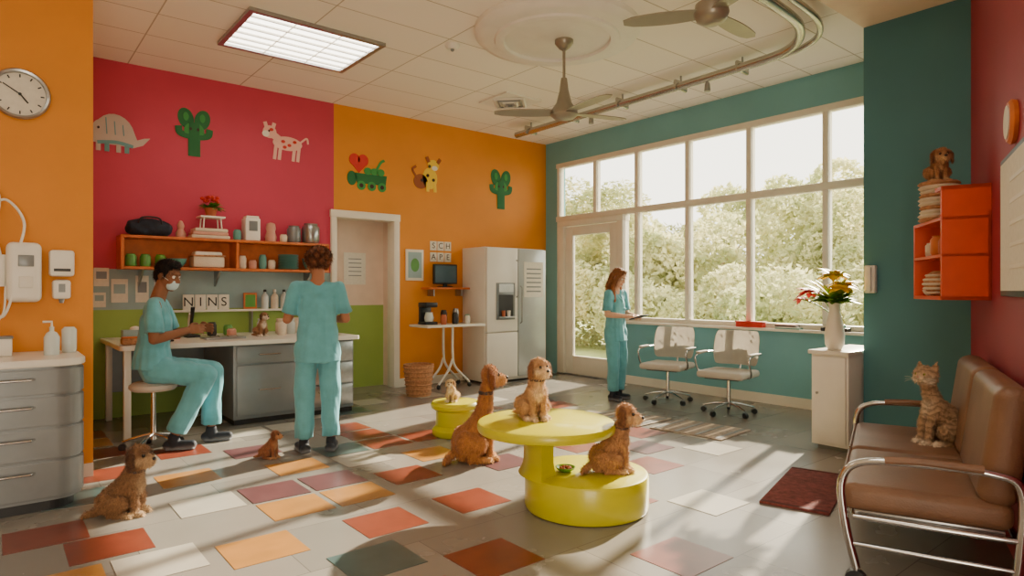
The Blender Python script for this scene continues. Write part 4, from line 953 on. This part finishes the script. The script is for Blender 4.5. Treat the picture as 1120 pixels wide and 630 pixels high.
dog('puppy',(1.83,5.42,0),(.55,-.83),.28,(154,98,66),(192,144,102),(108,66,44),yaw=.2,neck=-.08,tuft=4000,pitch=.05)
dog('small_dog',(2.40,7.42,CT),(.1,-1),.31,(160,116,80),(230,214,194),(90,60,40),yaw=.3,neck=-.04,tuft=3000)
dog('plush_dog_toy',(CX,CY,zu+.02+.281),(-.80,-.60),.35,(176,124,80),(206,164,118),(130,82,52),neck=-.30,tuft=6000,slim=.85,hs=1.35,sy=.75,amp=.014,tail=0)

def cat(loc,dirv,sc):
    root=E('tabby_cat',loc,face(*dirv),sc); S=Sculpt(); c=(186,152,118); l=(226,206,180); d=(126,94,70)
    S.ell((0,-.2,.19),(.17,.2,.19),c); S.cap((0,-.16,.25),(0,.02,.42),.16,.12,c); S.cap((0,.02,.42),(0,.07,.56),.115,.085,c); S.ell((0,.1,.44),(.08,.06,.13),l)
    S.cap((0,.07,.54),(0,.11,.70),.085,.07,c)
    for s in (-1,1):
        S.cap((s*.065,.06,.42),(s*.065,.14,.22),.06,.04,c); S.cap((s*.065,.14,.22),(s*.065,.15,.05),.038,.032,c); S.ell((s*.065,.19,.028),(.037,.055,.028),l)
        S.cap((s*.11,-.2,.2),(s*.14,.0,.17),.125,.085,c); S.cap((s*.14,.0,.15),(s*.14,-.12,.06),.07,.04,c); S.cap((s*.14,-.12,.04),(s*.15,.09,.03),.036,.033,c); S.ell((s*.15,.11,.028),(.038,.05,.027),l)
        for t in (-1,0,1): S.ell((s*.065+t*.019,.232,.02),(.011,.018,.016),l); S.ell((s*.15+t*.019,.15,.02),(.011,.018,.016),l)
    S.cap((0,-.36,.07),(.16,-.36,.045),.038,.034,c); S.cap((.16,-.36,.045),(.27,-.2,.04),.034,.03,d); S.cap((.27,-.2,.04),(.29,-.02,.04),.03,.024,c)
    hp=V((0,.12,.70)); R=Matrix.Rotation(.35,3,'Z')@Matrix.Rotation(.05,3,'X'); X=lambda a,b,cc: hp+R@(V((a,b,cc))*1.22)
    h=1.22
    S.ell(X(0,.02,.07),(.105*h,.095*h,.09*h),c,R); 
    for s in (-1,1):
        S.ell(X(s*.05,.05,.04),(.05*h,.045*h,.04*h),l,R); S.ell(X(s*.02,.1,.04),(.024*h,.022*h,.02*h),l,R)
        S.cap(X(s*.062,.0,.12),X(s*.085,-.005,.205),.045*h,.008,c,side=R@V((1,0,0)),flat=.4)
    S.cap(X(0,.07,.075),X(0,.11,.055),.026*h,.018*h,l); S.ell(X(0,.075,.02),(.03,.03,.02),l,R)
    S.build('body',m_catfur,root,.0095,3,amp=.003,nf=20,k=.012,tufts=10000,tlen=.026,tw=.0035,curl=.35)
    sph('nose',X(0,.127,.058),(.012,.009,.008),M('cat_nose',(190,110,100),.4),root,10)
    for s in (-1,1):
        sph('eye_%d'%s,X(s*.04,.095,.082),.019,m_cateye,root,14); sph('pupil_%d'%s,X(s*.041,.1085,.083),(.004,.006,.010),m_eye,root,10)
        for k in range(3): tube('whisker_%d_%d'%(s,k),[X(s*.03,.11,.04-.008*k),X(s*.09,.12,.05-.015*k),X(s*.15,.1,.045-.025*k)],.0010,m_paper,root,seg=4)
cat((4.47,1.38,.468),(-.80,.60),.53)

# ------------------------------------------------------------------ outdoors
def leafmat():
    m=bpy.data.materials.new('foliage'); m.use_nodes=True; nt=m.node_tree
    for n in list(nt.nodes): nt.nodes.remove(n)
    o=nt.nodes.new('ShaderNodeOutputMaterial'); d=nt.nodes.new('ShaderNodeBsdfDiffuse'); t=nt.nodes.new('ShaderNodeBsdfTranslucent'); mx=nt.nodes.new('ShaderNodeMixShader'); mx.inputs[0].default_value=.5
    tc=nt.nodes.new('ShaderNodeTexCoord'); n=nt.nodes.new('ShaderNodeTexNoise'); n.inputs['Scale'].default_value=1.3; r=nt.nodes.new('ShaderNodeValToRGB')
    r.color_ramp.elements[0].position=.35; r.color_ramp.elements[1].position=.65; r.color_ramp.elements[0].color=lin((168,174,124)); r.color_ramp.elements[1].color=lin((226,220,174))  # pale leaf colours: the outdoor haze is painted into them
    nt.links.new(tc.outputs['Object'],n.inputs['Vector']); nt.links.new(n.outputs['Fac'],r.inputs['Fac']); nt.links.new(r.outputs[0],d.inputs[0]); nt.links.new(r.outputs[0],t.inputs[0])
    nt.links.new(d.outputs[0],mx.inputs[1]); nt.links.new(t.outputs[0],mx.inputs[2]); nt.links.new(mx.outputs[0],o.inputs[0]); return m
m_fol=leafmat(); m_bark=M('bark',(150,130,106),.9,var=.3)
def tree_mesh(seed,nleaf,h,lumps,spread):
    rng=random.Random(seed); vs=[];fs=[]
    L=[(V((rng.uniform(-1,1)*spread,rng.uniform(-1,1)*spread,rng.uniform(.25,1)*h)),rng.uniform(.5,.95)) for _ in range(lumps)]
    for i in range(nleaf):
        c,r=L[rng.randrange(lumps)]
        d=V((rng.gauss(0,1),rng.gauss(0,1),rng.gauss(0,1))).normalized()*r*rng.uniform(.75,1.05); p=c+d
        if p.z<0.02: continue
        a=V((rng.gauss(0,1),rng.gauss(0,1),rng.gauss(0,1))).normalized(); b=a.orthogonal().normalized(); s=rng.uniform(.05,.10)
        k=len(vs); vs+=[tuple(p-a*s),tuple(p+b*s*.5),tuple(p+a*s),tuple(p-b*s*.5)]; fs.append((k,k+1,k+2,k+3))
    me=bpy.data.meshes.new('foliage_mesh'); me.from_pydata(vs,[],fs); me.materials.append(m_fol); return me
tm=[tree_mesh(1,16000,3.5,16,1.4),tree_mesh(2,16000,2.8,15,1.6),tree_mesh(3,14000,1.5,12,1.6)]
pos=[(15,13.5,0,1.2,0),(14.5,9.8,1,1.1,1.3),(16,6.6,0,.95,2.5),(14.2,4.4,1,.9,.5),(19,9.5,0,1.3,4),(12,12.2,2,1,0),(11.8,8.5,2,.9,1),(11.5,5.3,2,.9,2),(11.3,2.3,2,.9,3),(16.8,17.5,1,1.3,5)]
for x,y,k,s,r in pos:
    root=E('outdoor_shrub' if k==2 else 'outdoor_tree',(x,y,-.05),r,s)
    o=bpy.data.objects.new('foliage',tm[k]); COL.objects.link(o); o.parent=root
    if k!=2:
        tube('trunk',[(0,0,0),(.05,0,1),(0,.06,2.0)],.09,m_bark,root,r1=.04)
        for j in range(3): tube('branch_%d'%j,[(0,0,.9+.3*j),(.5*math.cos(j*2.2),.5*math.sin(j*2.2),1.4+.3*j),(.9*math.cos(j*2.2),.9*math.sin(j*2.2),1.8+.3*j)],.035,m_bark,root,r1=.012)

# ------------------------------------------------------------------ light
w=bpy.data.worlds.new('world'); scene.world=w; w.use_nodes=True
bg=w.node_tree.nodes['Background']; bg.inputs[0].default_value=(1.0,.925,.78,1); bg.inputs[1].default_value=4.9
sun=bpy.data.lights.new('sun','SUN'); sun.energy=25.0; sun.angle=math.radians(1.0); sun.color=(1,.85,.64)
so_=bpy.data.objects.new('sun',sun); COL.objects.link(so_)
el=math.radians(25.5); tv=V((-1,-.24,0)).normalized()*math.cos(el)+V((0,0,-math.sin(el)))
so_.rotation_euler=V((0,0,-1)).rotation_difference(tv).to_euler()
def area(name,loc,tgt,size,e,col):
    l=bpy.data.lights.new(name,'AREA'); l.size=size; l.energy=e; l.color=col
    o=bpy.data.objects.new(name,l); COL.objects.link(o); o.location=loc
    o.rotation_euler=(V(tgt)-V(loc)).to_track_quat('-Z','Y').to_euler()
area('rear_fill',(-1.6,-1.4,2.9),(3.0,6.5,1.6),2.0,25,(1,.84,.64))  # fill light added behind the camera, not a fixture of the room
area('rear_ceiling_fill',(-.6,-1.6,.9),(3.4,4.8,3.94),2.0,120,(1,.87,.68))  # added unseen fill, aimed upward to brighten the ceiling

cam=bpy.data.cameras.new('camera'); cam.sensor_width=36; cam.lens=22.5; cam.shift_y=.0027
co_=bpy.data.objects.new('camera',cam); COL.objects.link(co_); co_.location=(0,0,1.4); co_.rotation_euler=(math.pi/2,0,-math.radians(39.25))
cam.clip_start=.05; scene.camera=co_
